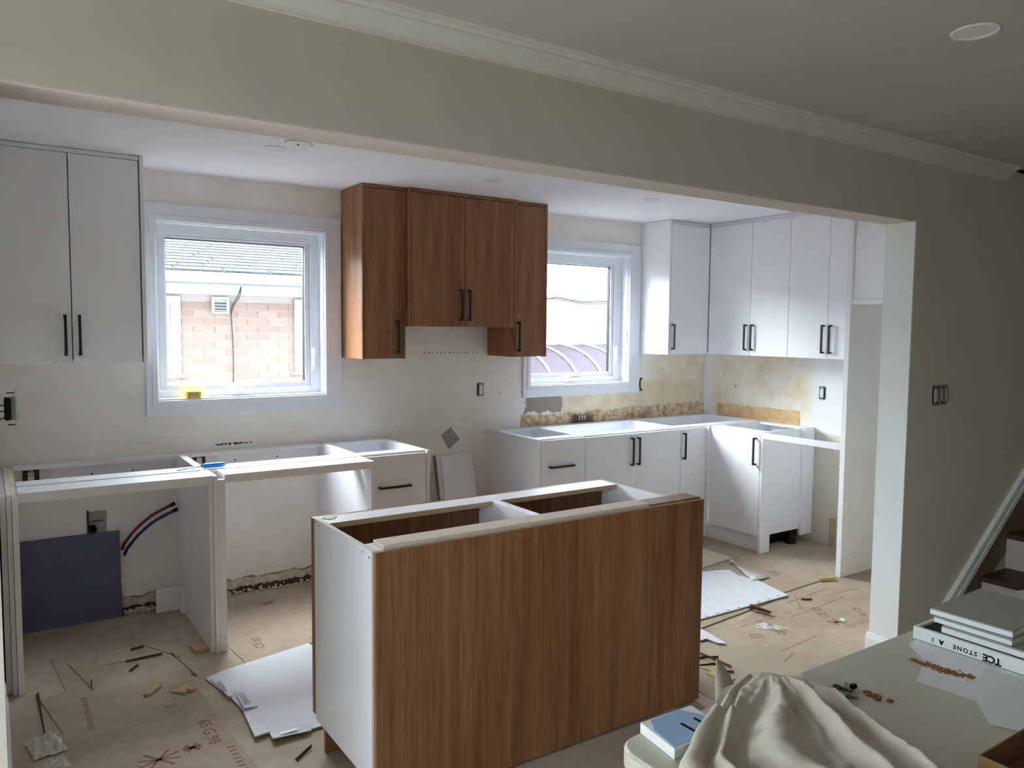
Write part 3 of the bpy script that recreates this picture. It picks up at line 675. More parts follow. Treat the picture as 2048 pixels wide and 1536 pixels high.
# outlets and switches
def device_box(name, c, axis, w_, h_, label, cat, n=1, kind='outlet', group=None, dark='steel_dark'):
    # axis: 'y-' faces -y ; 'x-' faces -x
    u, z = c[0], c[2]
    def bx(a0, a1, d0, d1, z0, z1):
        if axis == 'y-': return (c[0]+a0, c[0]+a1, c[1]-d0, c[1]-d1, z+z0, z+z1)
        return (c[0]-d0, c[0]-d1, c[1]+a0, c[1]+a1, z+z0, z+z1)
    t = thing(name, label, cat, c, group)
    part('box', dark, t, [bx(-w_/2, w_/2, .0005, .004, -h_/2, h_/2)], bevel=0)
    for i in range(n):
        a = -w_/2+w_*(i+.5)/n
        s = part('strap', 'steel', t, [bx(a-.010, a+.010, .004, .006, h_/2-.012, h_/2+.006), bx(a-.010, a+.010, .004, .006, -h_/2-.006, -h_/2+.012)], bevel=0)
        b = part('device', 'device' if kind != 'dark' else 'samplegrey', t, [bx(a-.014, a+.014, .004, .014, -.033, .033)], bevel=.002)
        if kind == 'outlet':
            sl = []
            for q in (.018, -.018):
                sl += [bx(a-.007, a-.005, .0142, .015, q-.004, q+.005), bx(a+.005, a+.007, .0142, .015, q-.004, q+.005), bx(a-.002, a+.002, .0142, .015, q-.011, q-.008)]
            part('slot', 'blackink', b, sl, bevel=0)
        else:
            part('rocker', 'device' if kind != 'dark' else 'samplegrey', b, [bx(a-.009, a+.009, .014, .018, -.026, .026)], bevel=.002)
    return t
device_box('switch_box', (-2.295, 0, 1.168), 'y-', .052, .088, 'uncovered wall switch below the walnut cabinets, no plate', 'switch', kind='switch')
device_box('outlet_box', (0, -1.171, 1.140), 'x-', .052, .094, 'uncovered white outlet on the side wall under the cabinets', 'outlet')
device_box('outlet_box', (-5.03, 0, .800), 'y-', .075, .09, 'uncovered outlet at the wall inside the left open frame', 'outlet')
device_box('outlet_box', (-4.20, 0, .806), 'y-', .07, .08, 'round-eared outlet behind the screwdriver in the second frame', 'outlet')
device_box('switch_box', (-1.289, -2.706, 1.292), 'y-', .135, .092, 'dark three-gang switch box without a plate on the partition wall', 'switch', n=3, kind='dark')
t = thing('cable_loop', 'short black cable bent between two clips at the right edge of the right window', 'cable', (-.755, 0, 1.10))
tube('cable', spline([(-.752, -.004, 1.203), (-.772, -.018, 1.185), (-.778, -.022, 1.155), (-.768, -.018, 1.118), (-.745, -.006, 1.108)], 5), .006, 'rubber', t)
part('clip', 'steel', t, [(-.758, -.728, -.006, -.0005, 1.196, 1.209)], bevel=.001); part('clip', 'steel', t, [(-.755, -.728, -.006, -.0005, 1.100, 1.113)], bevel=.001)
# faucet pipe stub burn mark bits: small copper stubs
t = thing('pipe_stubs', 'little pale pipe stubs poking out of the dark spot above the sink cabinet', 'pipe', (-1.36, 0, .915))
for k, x in enumerate((-1.39, -1.362, -1.335)):
    lathe('stub', [(.006, 0), (.006, .012), (.004, .013)], (x, -.0005, .925), (0, -1, 0), 'device', t, seg=10)
    part('strap', 'device', t, (x-.003, x+.003, -.006, -.0005, .898, .918), bevel=0)
# junction cover plate hanging askew
t = thing('cover_plate', 'square grey metal cover plate hung askew on the wall between the base runs', 'cover plate', (-2.533, 0, .838))
c0 = Vector((-2.533, 0, .838)); vv = []
for dx, dz in ((-.076, .022), (-.001, .074), (.070, -.012), (-.012, -.078)): vv.append((c0.x+dx, c0.z+dz))
V = [(x, -.002, z) for x, z in vv]+[(x, -.006, z) for x, z in vv]
mk('plate', V, [(0, 1, 2, 3), (7, 6, 5, 4), (0, 1, 5, 4), (1, 2, 6, 5), (2, 3, 7, 6), (3, 0, 4, 7)], 'plate', t, bevel=.001)
for dx, dz in ((-.002, .060), (-.010, -.063)): lathe('screw', [(.004, 0), (.003, .002)], (c0.x+dx, -.006, c0.z+dz), (0, -1, 0), 'steel', t, seg=10)
# dangling switch at left wall
t = thing('loose_switch', 'white switch pulled out of the left wall, hanging on its wires', 'switch', (-5.145, -2.1, 1.36))
part('body', 'blackplastic', t, [(-5.164, -5.148, -2.118, -2.082, 1.328, 1.392)], bevel=.003)
part('front_plate', 'plate', t, [(-5.148, -5.137, -2.116, -2.084, 1.328, 1.394)], bevel=.002)
part('strap', 'device', t, [(-5.1385, -5.1345, -2.109, -2.091, 1.306, 1.414)], bevel=.0005)
mk('rocker', [(-5.1365, -2.11, 1.392), (-5.1365, -2.09, 1.392), (-5.1365, -2.09, 1.332), (-5.1365, -2.11, 1.332), (-5.131, -2.11, 1.39), (-5.131, -2.09, 1.39), (-5.121, -2.09, 1.334), (-5.121, -2.11, 1.334), (-5.135, -2.11, 1.362), (-5.135, -2.09, 1.362)], [(0, 1, 5, 4), (4, 5, 9, 8), (8, 9, 6, 7), (7, 6, 2, 3), (0, 4, 8, 7, 3), (1, 2, 6, 9, 5)], 'device', t)
for z in (1.405, 1.314): tube('screw', [(-5.157, -2.1, z), (-5.135, -2.1, z)], .0018, 'steel_dark', t, seg=6)
for i, (z, z2) in enumerate(((1.369, 1.371), (1.352, 1.353), (1.338, 1.330))): tube('wire', spline([(XL, -2.1+.004*i, z2), (-5.175, -2.1+.003*i, z2), (-5.160, -2.1, z)], 4), .0016, 'rubber', t, seg=6)

# ------------------------------------------------------------------ ceiling fixtures
lights = [(-4.019, -.909, 'unlit recessed ceiling light nearest the left wall cabinet, thin ring visible'), (-2.737, -.851, 'unlit recessed ceiling light in front of the walnut cabinets'), (-1.531, -.904, 'unlit recessed ceiling light nearest the right window')]
for x, y, lb in lights + [(-2.832, -3.559, 'unlit recessed light alone in the dim living room ceiling')]:
    r = .055 if y > -3 else .064
    t = thing('recessed_light', lb, 'ceiling light', (x, y, HC), 'recessed ceiling lights')
    lathe('trim_ring', [(r, 0), (r, .002), (r-.003, .005), (r-.012, .005), (r-.014, .002)], (x, y, HC), (0, 0, -1), 'trim', t, seg=32)
    lathe('lens', [(r-.014, .0021), (r-.016, .003)], (x, y, HC), (0, 0, -1), 'device', t, seg=32)
t = thing('ceiling_cover_plate', 'round white cover plate with a centre screw beside a recessed light', 'cover plate', (-3.964, -1.087, HC))
lathe('plate', [(.062, 0), (.062, .004), (.058, .008), (.02, .009)], (-3.964, -1.087, HC), (0, 0, -1), 'device', t, seg=32)
lathe('screw', [(.006, 0), (.005, .004)], (-3.964, -1.087, HC-.009), (0, 0, -1), 'steel_dark', t, seg=10)
part('clip', 'device', t, [(-3.91, -3.895, -1.093, -1.08, HC-.010, HC-.001)], bevel=.001)

# ------------------------------------------------------------------ small things on rails and sill
t = thing('screwdriver', 'screwdriver with a clear blue handle lying across the open frames', 'screwdriver', (-4.28, -.58, ZB))
hz = ZB+.015
tube('handle', [(-4.318, -.60, hz), (-4.308, -.60, hz), (-4.300, -.60, hz), (-4.215, -.598, hz), (-4.200, -.598, hz), (-4.196, -.598, hz)], .012, 'bluehandle', t, seg=12, radii=[.006, .009, .0125, .013, .010, .004])
tube('shaft', [(-4.318, -.60, hz), (-4.43, -.603, ZB+.004)], .003, 'steel', t, seg=8)
t = thing('tape_measure', 'small yellow tape holder standing on the left window sill', 'tape measure', (-4.21, .02, 1.188))
o = part('case', 'yellow', t, [(-4.265, -4.175, -.010, .030, 1.1885, 1.232)], bevel=.009)
part('label', 'carton_light', t, [(-4.250, -4.195, -.0115, -.0098, 1.198, 1.222)], bevel=0, label='paler yellow label')

# ------------------------------------------------------------------ sheets and debris on the floor
def sheet(name, poly, z0, th, mat, label, cat='sheet', group=None, wob=0):
    return props(prism(name, poly, z0, z0+th, mat, wob=wob), label, cat, group)
sB = sheet('cardboard_sheet', [(-4.99, -.50), (-4.79, -.50), (-4.60, -.52), (-4.418, -.541), (-4.455, -.80), (-4.475, -1.151), (-4.46, -1.5), (-4.43, -1.98), (-4.45, -2.3), (-4.99, -2.3), (-5.03, -1.78), (-5.00, -1.30), (-5.06, -.93), (-4.96, -.90)], .0005, .004, 'cardboard', 'large brown cardboard sheet with printing, front left of the floor', group='cardboard on the floor')
sheet('cardboard_sheet', [(-4.781, -.37), (-4.62, -.366), (-4.651, -.71), (-4.812, -.705)], .0047, .003, 'cardboard_b', 'small square cardboard piece lying over the large left sheet', group='cardboard on the floor')
sD = sheet('cardboard_sheet', [(-4.03, -.05), (-3.55, -.06), (-3.52, -.95), (-3.93, -.97), (-4.22, -1.06), (-4.25, -.75), (-4.12, -.4)], .0005, .004, 'cardboard_b', 'cardboard sheet between the open frames and the island, printed CE', group='cardboard on the floor')
sR = sheet('cardboard_sheet', [(-.66, -1.745), (-1.198, -1.775), (-1.60, -1.86), (-2.05, -1.90), (-2.60, -1.93), (-2.6, -1.45), (-2.3, -.68), (-.66, -.66), (-.66, -1.15)], .0005, .006, 'cardboard', 'large cardboard sheet in front of the right-hand base cabinets', group='cardboard on the floor')
sR2 = sheet('cardboard_sheet', [(-.40, -1.79), (-1.19, -1.79), (-1.75, -1.93), (-2.35, -2.02), (-2.62, -2.30), (-2.63, -2.75), (-1.62, -2.72), (-1.60, -2.54), (-.4, -2.5)], .0003, .003, 'cardboard_b', 'tan cardboard sheet in front of the fridge space, scuffed', group='cardboard on the floor')
wl = sheet('white_cardboard', [(-4.425, -1.115), (-4.338, -1.073), (-3.90, -.983), (-3.86, -1.80), (-4.177, -1.81), (-4.332, -1.80), (-4.325, -1.745), (-4.384, -1.748), (-4.365, -1.53), (-4.365, -1.481), (-4.378, -1.348)], .006, .004, 'foil', 'flattened white carton lying left of the island', cat='carton', wob=.004)
def flap(P, z, lift, mat='foil'):
    n = len(P); V = [(x, y, z+lift*(i % 2)) for i, (x, y) in enumerate(P)]; V += [(x, y, q+.003) for x, y, q in V]
    return mk('flap', V, [tuple(range(n))[::-1], tuple(range(n, 2*n))]+[(i, (i+1) % n, (i+1) % n+n, i+n) for i in range(n)], mat, wl)
flap([(-4.41, -1.15), (-4.374, -1.173), (-4.366, -1.366), (-4.388, -1.374)], .0145, .003)
flap([(-4.352, -1.315), (-4.309, -1.32), (-4.305, -1.518), (-4.362, -1.519)], .0150, .006)
flap([(-4.371, -1.551), (-4.292, -1.567), (-4.322, -1.752), (-4.387, -1.765)], .0145, .004)
flap([(-4.33, -1.760), (-4.180, -1.791), (-4.186, -1.832), (-4.335, -1.825)], .0145, .008)
part('tape', 'device', wl, [(-4.30, -4.235, -1.815, -1.795, .0262, .0266)], bevel=0)
for k in range(3): part('printed_line', 'blackink', wl, [(-4.396+.007*k, -4.394+.007*k, -1.32, -1.20, .0208, .0210)], bevel=0)
for k in range(3): part('printed_line', 'blackink', wl, [(-4.348+.009*k, -4.346+.009*k, -1.49, -1.37, .0242, .0244)], bevel=0)
fs = sheet('foam_sheet', [(-1.235, -1.835), (-1.165, -1.56), (-1.19, -1.42), (-1.15, -1.315), (-1.185, -1.285), (-1.227, -1.27), (-1.29, -1.255), (-1.42, -1.20), (-1.95, -1.30), (-2.10, -1.85), (-1.982, -1.825)], .009, .006, 'foil', 'large white foam sheet with small dots right of the island', cat='foam sheet')
for k in range(8):
    a = k/7; part('printed_mark', 'samplegrey', fs, [(-1.31-.62*a, -1.295-.62*a, -1.822, -1.806, .0152, .0154)], bevel=0)
sheet('cream_board', [(-.906, -1.128), (-.921, -.82), (-1.35, -.80), (-1.42, -1.20)], .008, .008, 'cream', 'cream board lying in front of the corner base cabinets', cat='board')
t = props(grid('film_strip', [[(-1.04+.0*i, -1.20-.05*i, .0155+.002*math.sin(i)), (-1.0-.03*i, -1.205-.05*i, .0165+.002*math.cos(i*2))] for i in range(8)], 'film', thick=.0008), 'clear plastic strip at the edge of the white foam sheet', 'plastic strip')
mk_f = grid('foil_scrap', [[(-1.165, -1.475, .017), (-1.12, -1.49, .028)], [(-1.18, -1.51, .020), (-1.135, -1.525, .034)], [(-1.195, -1.545, .016), (-1.15, -1.555, .020)]], 'device', thick=.001)
props(mk_f, 'shiny white scrap on the corner of the foam sheet', 'scrap')
sheet('paper_strip', [(-.94, -1.13), (-.925, -1.145), (-1.03, -1.26), (-1.05, -1.25)], .008, .003, 'cream', 'narrow pale paper strip beyond the foam sheet', cat='paper strip')
# raised flap
t = props(mk('cardboard_flap', [(-1.60, -1.835, .007), (-1.56, -1.955, .007), (-1.585, -1.99, .030), (-1.615, -1.87, .044), (-1.605, -1.838, .007), (-1.565, -1.96, .007), (-1.59, -1.993, .027), (-1.62, -1.873, .040)], [(0, 1, 2, 3), (7, 6, 5, 4), (0, 4, 5, 1), (1, 5, 6, 2), (2, 6, 7, 3), (3, 7, 4, 0)], 'carton'), 'raised brown cardboard flap at the near edge of the foam sheet', 'flap')
def crumple(name, c, rx, ry, h, mat, label, cat='scrap', ang=0.0, n=9, seed=1):
    rr = random.Random(seed); rows = []
    ca, sa = math.cos(ang), math.sin(ang)
    for i in range(n):
        row = []
        for j in range(n):
            a = (i/(n-1)-.5)*2; b = (j/(n-1)-.5)*2
            e = max(0, 1-max(abs(a), abs(b))**3)
            x = a*rx*(1+rr.uniform(-.12, .12)); y = b*ry*(1+rr.uniform(-.12, .12))
            row.append((c[0]+x*ca-y*sa, c[1]+x*sa+y*ca, c[2]+h*e*rr.uniform(.25, 1)+.0005))
        rows.append(row)
    return props(grid(name, rows, mat, thick=.0008, smooth=False), label, cat)
crumple('packing_paper', (-1.735, -2.10, .004), .035, .075, .02, 'plastic_white', 'crumpled white paper on the tan cardboard right of the island', 'paper', .6, seed=4)
crumple('packing_paper', (-5.06, -1.385, .005), .055, .075, .05, 'plastic_white', 'crumpled grey-white paper near the left baseboard', 'paper', .2, seed=5)
crumple('packing_paper', (-5.04, -1.56, .005), .04, .03, .03, 'plastic_white', 'smaller crumpled paper at the very bottom left', 'paper', .2, seed=8)
crumple('packing_paper', (-1.30, -2.245, .004), .02, .02, .012, 'plastic_white', 'tiny white paper crumb near the jamb', 'paper', .2, n=6, seed=9)
sheet('white_cardboard', [(-2.081, -1.905), (-2.119, -2.117), (-2.135, -2.125), (-2.155, -2.102), (-2.16, -2.03), (-2.21, -2.03), (-2.30, -1.93)], .0105, .004, 'foil', 'small white carton scrap touching the island right edge', cat='carton')
# loose tan pieces of torn board
bits = [((-4.375, -.745, .001), .030, .045, .018, .1, 'small tan cardboard block beside the divider panel foot'),
        ((-4.646, -1.12, .006), .011, .048, .012, -.75, 'short tan board offcut on the large left sheet'),
        ((-2.33, -2.235, .004), .010, .085, .003, .18, 'dark torn strip nearest the island right edge'),
        ((-2.40, -2.27, .004), .030, .045, .004, .3, 'small torn tan square near the island right edge'),
        ((-2.43, -2.36, .004), .025, .06, .004, .2, 'torn tan tab just before the table'),
        ((-.76, -1.77, .004), .018, .05, .02, 1.1, 'small cardboard tuft at the foot of the tall panel')]
for c, hx, hy, h, a, lb in bits:
    o = part('cardboard_scrap', 'carton_light', None, [(c[0]-hx, c[0]+hx, c[1]-hy, c[1]+hy, c[2], c[2]+h)], bevel=.001)
    o.rotation_euler = (0, 0, a); props(o, lb, 'scrap', 'cardboard scraps on the floor')
props(prism('torn_paper', [(-4.585, -1.165), (-4.55, -1.163), (-4.52, -1.150), (-4.49, -1.165), (-4.478, -1.195), (-4.50, -1.215), (-4.525, -1.20), (-4.53, -1.225), (-4.56, -1.19)], .006, .010, 'carton_light', wob=.012), 'torn pale paper sliver on the large left sheet', 'paper')
# slits and creases: thin dark openings standing slightly proud at sheet overlaps
def crease(a, b, w_, z, label):
    a = Vector((*a, 0)); b = Vector((*b, 0)); d = (b-a).normalized(); n = Vector((-d.y, d.x, 0))*w_*.45
    V = [a-n*.2+Vector((0, 0, z)), b-n*.1+Vector((0, 0, z)), b+n*.15+Vector((0, 0, z+.012)), a+n+Vector((0, 0, z+.010))]
    V += [v+Vector((0, 0, .0012)) for v in V]
    return props(mk('torn_edge_strip', V, [(0, 1, 2, 3), (7, 6, 5, 4), (0, 4, 5, 1), (1, 5, 6, 2), (2, 6, 7, 3), (3, 7, 4, 0)], 'torn'), label, 'strip', 'torn strips of cardboard')
crease((-5.07, -.88), (-5.06, -1.33), .022, .006, 'torn lifted edge of the large sheet near the left baseboard')
crease((-4.66, -.60), (-4.60, -.59), .007, .008, 'short lifted slit on the small square piece')
crease((-4.70, -.86), (-4.655, -.80), .014, .006, 'ragged little tear in the middle of the large left sheet')
crease((-4.86, -.86), (-4.865, -.96), .012, .006, 'short upright tear in the left of the large sheet')
crease((-4.70, -.73), (-4.54, -.73), .004, .006, 'long thin tear line below the small square piece')
crease((-2.33, -2.14), (-2.32, -2.33), .018, .006, 'long dark tear right of the island')
crease((-2.37, -2.17), (-2.28, -2.215), .009, .0035, 'thin torn slit just beyond the long dark tear by the island')
crease((-2.43, -2.235), (-2.33, -2.27), .009, .0035, 'thin torn slit between the long tear and the tan tab by the island')
crease((-2.41, -2.31), (-2.35, -2.37), .008, .0035, 'torn slit nearest the drop cloth beside the island')
crease((-1.22, -1.915), (-1.17, -1.955), .006, .0032, 'faint small slit in the tan cardboard towards the fridge space')
crease((-4.30, -2.0), (-4.22, -1.93), .02, .003, 'dark splinter left of the island foot')

# printed marks
def floor_text(parent, body, size, x, y, z, ang, mat='ink'):
    return text('lettering', body, size, (x, y, z), (math.cos(ang), math.sin(ang), 0), (-math.sin(ang), math.cos(ang), 0), mat, parent, ext=.0001, bold=.001)
floor_text(sD, 'CE', .06, -4.11, -.86, .0047, PI/2+.1, 'ink'); floor_text(sD, '02', .055, -4.10, -.78, .0047, PI/2+.1, 'ink')
floor_text(sB, '65 G 98', .065, -4.52, -1.60, .0047, -PI/2, 'ink'); floor_text(sB, '02', .05, -4.60, -1.30, .0047, 0, 'ink'); 
for k in range(14): part('printed_bar', 'ink', sB, [(-4.915+.003*(k % 3), -4.892, -1.03-.023*k, -1.016-.023*k, .0046, .0048)], bevel=0)
def star(parent, cx, cy, r, z):
    for k in range(5):
        a = k*PI/5+.3; d = Vector((math.cos(a), math.sin(a))); n = Vector((-d.y, d.x))*.0055
        if k == 2: continue
        P = [(cx+d.x*r*s+n.x*q, cy+d.y*r*s+n.y*q) for s, q in ((-1, -1), (1, -1), (1, 1), (-1, 1))]
        prism('printed_arrow', P, z, z+.0002, 'ink', parent)
star(sB, -4.72, -1.71, .075, .0047); star(sB, -4.60, -1.69, .035, .0052)
star(sD, -3.90, -.28, .04, .0047)
floor_text(sR2, '))', .09, -1.90, -2.13, .0037, PI/2-.5); floor_text(sR2, '02', .07, -1.74, -2.17, .0037, PI/2-.5); floor_text(sR2, 'CE 02', .07, -1.30, -2.10, .0037, PI/2-.6)
star(sR2, -1.36, -2.24, .05, .0037); floor_text(sR, 'CE', .08, -.93, -1.50, .0067, PI/2-.4)
for k in range(5):
    part('printed_bar', 'ink', sR2, [(-1.86+.12*k, -1.80+.12*k, -2.005-.0*k, -1.999, .0034, .0036)], bevel=0)

def ink_line(parent, a, b, w_, z):
    a = Vector(a); b = Vector(b); d = (b-a).normalized(); n = Vector((-d.y, d.x))*w_/2
    prism('scuff_line', [tuple(a-n), tuple(b-n), tuple(b+n), tuple(a+n)], z, z+.0002, 'ink', parent)
for a_, b_ in (((-1.52, -2.06), (-.95, -2.02)), ((-1.33, -1.90), (-.88, -1.87)), ((-1.95, -2.33), (-1.62, -2.30)), ((-1.33, -1.99), (-1.18, -1.84)), ((-2.05, -2.42), (-1.90, -2.37)), ((-1.00, -1.95), (-.72, -1.97))):
    ink_line(sR2, a_, b_, .006, .0034)
for k in range(9): ink_line(sR2, (-1.18-.022*k, -2.30+.006*(k % 3)), (-1.175-.022*k, -2.345+.008*(k % 2)), .007, .0034)
floor_text(sR2, '98 CE', .06, -1.10, -2.22, .0037, PI/2-.6); floor_text(sR2, 'CE', .06, -1.62, -1.99, .0037, PI/2-.6)
for k in range(8): ink_line(sB, (-4.49, -1.76-.03*k), (-4.46, -1.765-.03*k), .012, .0047)
for a_, b_ in (((-4.93, -.60), (-4.86, -.96)), ((-4.60, -.54), (-4.47, -.80)), ((-4.50, -.72), (-4.45, -1.05))): ink_line(sB, a_, b_, .010, .0047)

# foot of the back wall: ragged plaster lumps
t = thing('plaster_rubble', 'ragged strip of broken plaster along the foot of the wall in the open frames', 'rubble', (-4.2, -.02, 0)); t['kind'] = 'stuff'
V, Fc = [], []
rr = random.Random(3)
for k in range(150):
    x = rr.choice([rr.uniform(-4.08, -3.50), rr.uniform(-4.62, -4.47)]); y = -rr.uniform(.006, .05); s = rr.uniform(.003, .010)
    n = len(V); z = rr.uniform(.0, .022)
    for q in range(8): V.append((x+(q & 1)*s*rr.uniform(.8, 2.2), y-((q >> 1) & 1)*s*rr.uniform(.6, 1.2), z+(q >> 2)*s*rr.uniform(.5, 1.2)))
    Fc += [tuple(n+i for i in f) for f in ((0, 2, 3, 1), (4, 5, 7, 6), (0, 1, 5, 4), (1, 3, 7, 5), (3, 2, 6, 7), (2, 0, 4, 6))]
o = mk('plaster_bits', V, Fc, 'mdf', t); o['kind'] = 'stuff'
o = props(part('wood_shim', 'carton_light', None, [(-.02, -.002, -1.318, -1.282, 0.001, .21)], bevel=.001), 'narrow brown wood shim standing at the wall in the dishwasher gap', 'shim')

# ------------------------------------------------------------------ table and what lies on it
TZ = .74
t = thing('folding_table', 'grey-white plastic folding table with rounded corners in the foreground', 'table', (-3.2, -3.95, 0))
def rrect(x0, x1, y0, y1, r, n=6):
    P = []
    for cx, cy, a0 in ((x1-r, y1-r, 0), (x0+r, y1-r, PI/2), (x0+r, y0+r, PI), (x1-r, y0+r, 3*PI/2)):
        for k in range(n+1):
            a = a0+PI/2*k/n; P.append((cx+r*math.cos(a), cy+r*math.sin(a)))
    return P
prism('tabletop', rrect(-4.142, -2.30, -4.30, -3.545, .062), TZ-.045, TZ, 'tabletop', t, bevel=.006)
for x in (-3.9, -2.5):
    part('leg_frame', 'samplegrey', t, [(x-.012, x+.012, -4.22, -4.196, .002, TZ-.045), (x-.012, x+.012, -3.65, -3.626, .002, TZ-.045), (x-.012, x+.012, -4.22, -3.626, .30, .324)], bevel=.003)
# stone sample boxes
t = thing('sample_box', 'lowest and largest white sample box of the stack, lettered along its side', 'box', (-2.93, -3.74, TZ), 'stone sample boxes on the table')
bx0, bx1, by0, by1, bz0, bz1 = -3.060, -2.72, -3.935, -3.583, TZ+.0015, .777
part('side_wall', 'samplebox', t, (bx0, bx0+.011, by0, by1, bz0, bz1)); part('side_wall', 'samplebox', t, (bx1-.011, bx1, by0, by1, bz0, bz1))
part('side_wall', 'samplebox', t, (bx0+.0112, bx1-.0112, by1-.011, by1, bz0, bz1)); part('side_wall', 'samplebox', t, (bx0+.0112, bx1-.0112, by0, by0+.011, bz0, bz1))
part('lining', 'sampledark', t, (bx0+.0112, bx1-.0112, by0+.0112, by1-.0112, bz0, bz0+.028), bevel=0)
def side_text(body, size, y, z, bold=0, spacing=1.0):
    text('lettering', body, size, (bx0-.0002, y, z), (0, 1, 0), (0, 0, -1), 'blackink', t, ext=.0002, bold=bold, spacing=spacing)
side_text('TCE', .026, -3.792, .7545, .0010, .95); side_text('STONE', .0165, -3.724, .7555, .0005, 1.3); side_text('A', .016, -3.662, .7555, .0014); side_text('2', .014, -3.639, .7555, .0003)
part('divider_line', 'samplegrey', t, (bx0-.0004, bx0, -3.7615, -3.7608, .749, .763), bevel=0)
def sbox(x0, x1, y0, y1, z0, z1, lb, rot=0):
    t = thing('sample_box', lb, 'box', ((x0+x1)/2, (y0+y1)/2, z0), 'stone sample boxes on the table')
    part('tray', 'samplebox', t, (x0, x1, y0, y1, z0, z1-.0035)); part('lid', 'samplegrey', t, (x0+.0008, x1-.0008, y0+.0008, y1-.0008, z1-.0033, z1))
    t.rotation_euler = (0, 0, rot)
sbox(-3.043, -2.76, -3.860, -3.652, .7772, .796, 'second sample box from the bottom, set back on the lettered one')
sbox(-3.032, -2.75, -3.825, -3.625, .7962, .812, 'third sample box up, just under the top one')
sbox(-3.020, -2.72, -3.815, -3.604, .8122, .829, 'topmost sample box of the stack, grey lid up', .03)
# paper / film sheets under the stack
def paper(name, pts, z, mat, lb, th=.0006): return props(prism(name, pts, z, z+th, mat), lb, 'paper')
paper('plastic_sleeve', [(-3.062, -3.595), (-3.111, -3.601), (-3.185, -3.685), (-3.32, -3.737), (-3.30, -3.895), (-3.12, -3.93), (-3.062, -3.92)], TZ+.0003, 'film', 'clear plastic sleeve sheet under the brown crumbs beside the lettered box')
paper('paper_sheet', [(-3.124, -3.803), (-3.31, -3.875), (-3.396, -3.941), (-3.371, -3.99), (-3.20, -4.04), (-3.065, -3.96), (-3.065, -3.86)], TZ+.0012, 'samplebox', 'whitish paper sheet overlapping the sleeve at the right edge of the table')
V, Fc = [], []
rr = random.Random(11)
for k in range(420):
    a = rr.random(); x = -3.205+.030*max(0, a-.6)*2+rr.gauss(0, .0085)*(1 if a > .25 else .5); y = -3.655-.150*a+rr.gauss(0, .004); s = rr.uniform(.0012, .0036); n = len(V); z = TZ+.0012
    for q in range(8): V.append((x+(q & 1)*s*rr.uniform(.8, 2), y-((q >> 1) & 1)*s*rr.uniform(.6, 1.8), z+(q >> 2)*s*.35))
    Fc += [tuple(n+i for i in f) for f in ((0, 2, 3, 1), (4, 5, 7, 6), (0, 1, 5, 4), (1, 3, 7, 5), (3, 2, 6, 7), (2, 0, 4, 6))]
o = mk('brown_crumbs', V, Fc, 'rust'); o['kind'] = 'stuff'; props(o, 'trail of brown crumbs on the plastic sleeve', 'crumbs')
# keys
t = thing('keys', 'small heap of metal keys and a key tag in the middle of the table', 'keys', (-3.52, -3.67, TZ))
def key(cx, cy, a, z, mat='keys'):
    ca, sa = math.cos(a), math.sin(a)
    P = [(-.012, -.008), (-.004, -.010), (.004, -.005), (.030, -.005), (.032, -.001), (.027, .003), (.020, .003), (.017, .005), (.010, .004), (.004, .005), (-.004, .010), (-.012, .008), (-.015, 0)]
    prism('key', [(cx+x*ca-y*sa, cy+x*sa+y*ca) for x, y in P], z, z+.003, mat, t)
key(-3.520, -3.650, 2.9, TZ+.001); key(-3.512, -3.672, .6, TZ+.005); key(-3.545, -3.688, -.9, TZ+.003); key(-3.530, -3.665, -1.4, TZ+.009, 'steel_dark')
part('key_tag', 'keys', t, (-3.572, -3.535, -3.698, -3.680, TZ+.001, TZ+.009), bevel=.002); part('fob', 'blackplastic', t, (-3.497, -3.480, -3.682, -3.668, TZ+.001, TZ+.012), bevel=.003)
V, Fc = [], []
for k in range(26):
    x = -3.487+rr.gauss(0, .006); y = -3.722+rr.gauss(0, .012); s = rr.uniform(.003, .007); n = len(V)
    for q in range(8): V.append((x+(q & 1)*s*rr.uniform(.8, 2), y-((q >> 1) & 1)*s*rr.uniform(.6, 1.8), TZ+.0006+(q >> 2)*s*.6))
    Fc += [tuple(n+i for i in f) for f in ((0, 2, 3, 1), (4, 5, 7, 6), (0, 1, 5, 4), (1, 3, 7, 5), (3, 2, 6, 7), (2, 0, 4, 6))]
props(mk('brown_chip', V, Fc, 'rust'), 'small brown chip lying right of the keys', 'chip')
# white foam tray with pale blue insert
t = thing('foam_tray', 'white foam tray with a pale blue insert and two dark slots, table corner', 'tray', (-3.99, -3.60, TZ), None)
P = [(-4.064, -3.551), (-3.925, -3.553), (-3.905, -3.650), (-4.05, -3.700), (-4.086, -3.660)]
P = [(-4.066, -3.549), (-3.915, -3.553), (-3.93, -3.665), (-4.082, -3.665)]
prism('tray_body', P, TZ+.0005, TZ+.0235, 'device', t, bevel=.001)
prism('insert', [(-4.045, -3.557), (-3.955, -3.556), (-3.925, -3.61), (-3.94, -3.66), (-4.078, -3.66), (-4.065, -3.59), (-4.055, -3.578)], TZ+.0237, TZ+.0247, 'cleaner', t)
for a, b in (((-3.997, -3.600), (-3.991, -3.645)), ((-3.957, -3.600), (-3.951, -3.635))):
    part('slot', 'blackink', t, (a[0]-.004, a[0]+.004, b[1], a[1], TZ+.0249, TZ+.0255), bevel=.001)
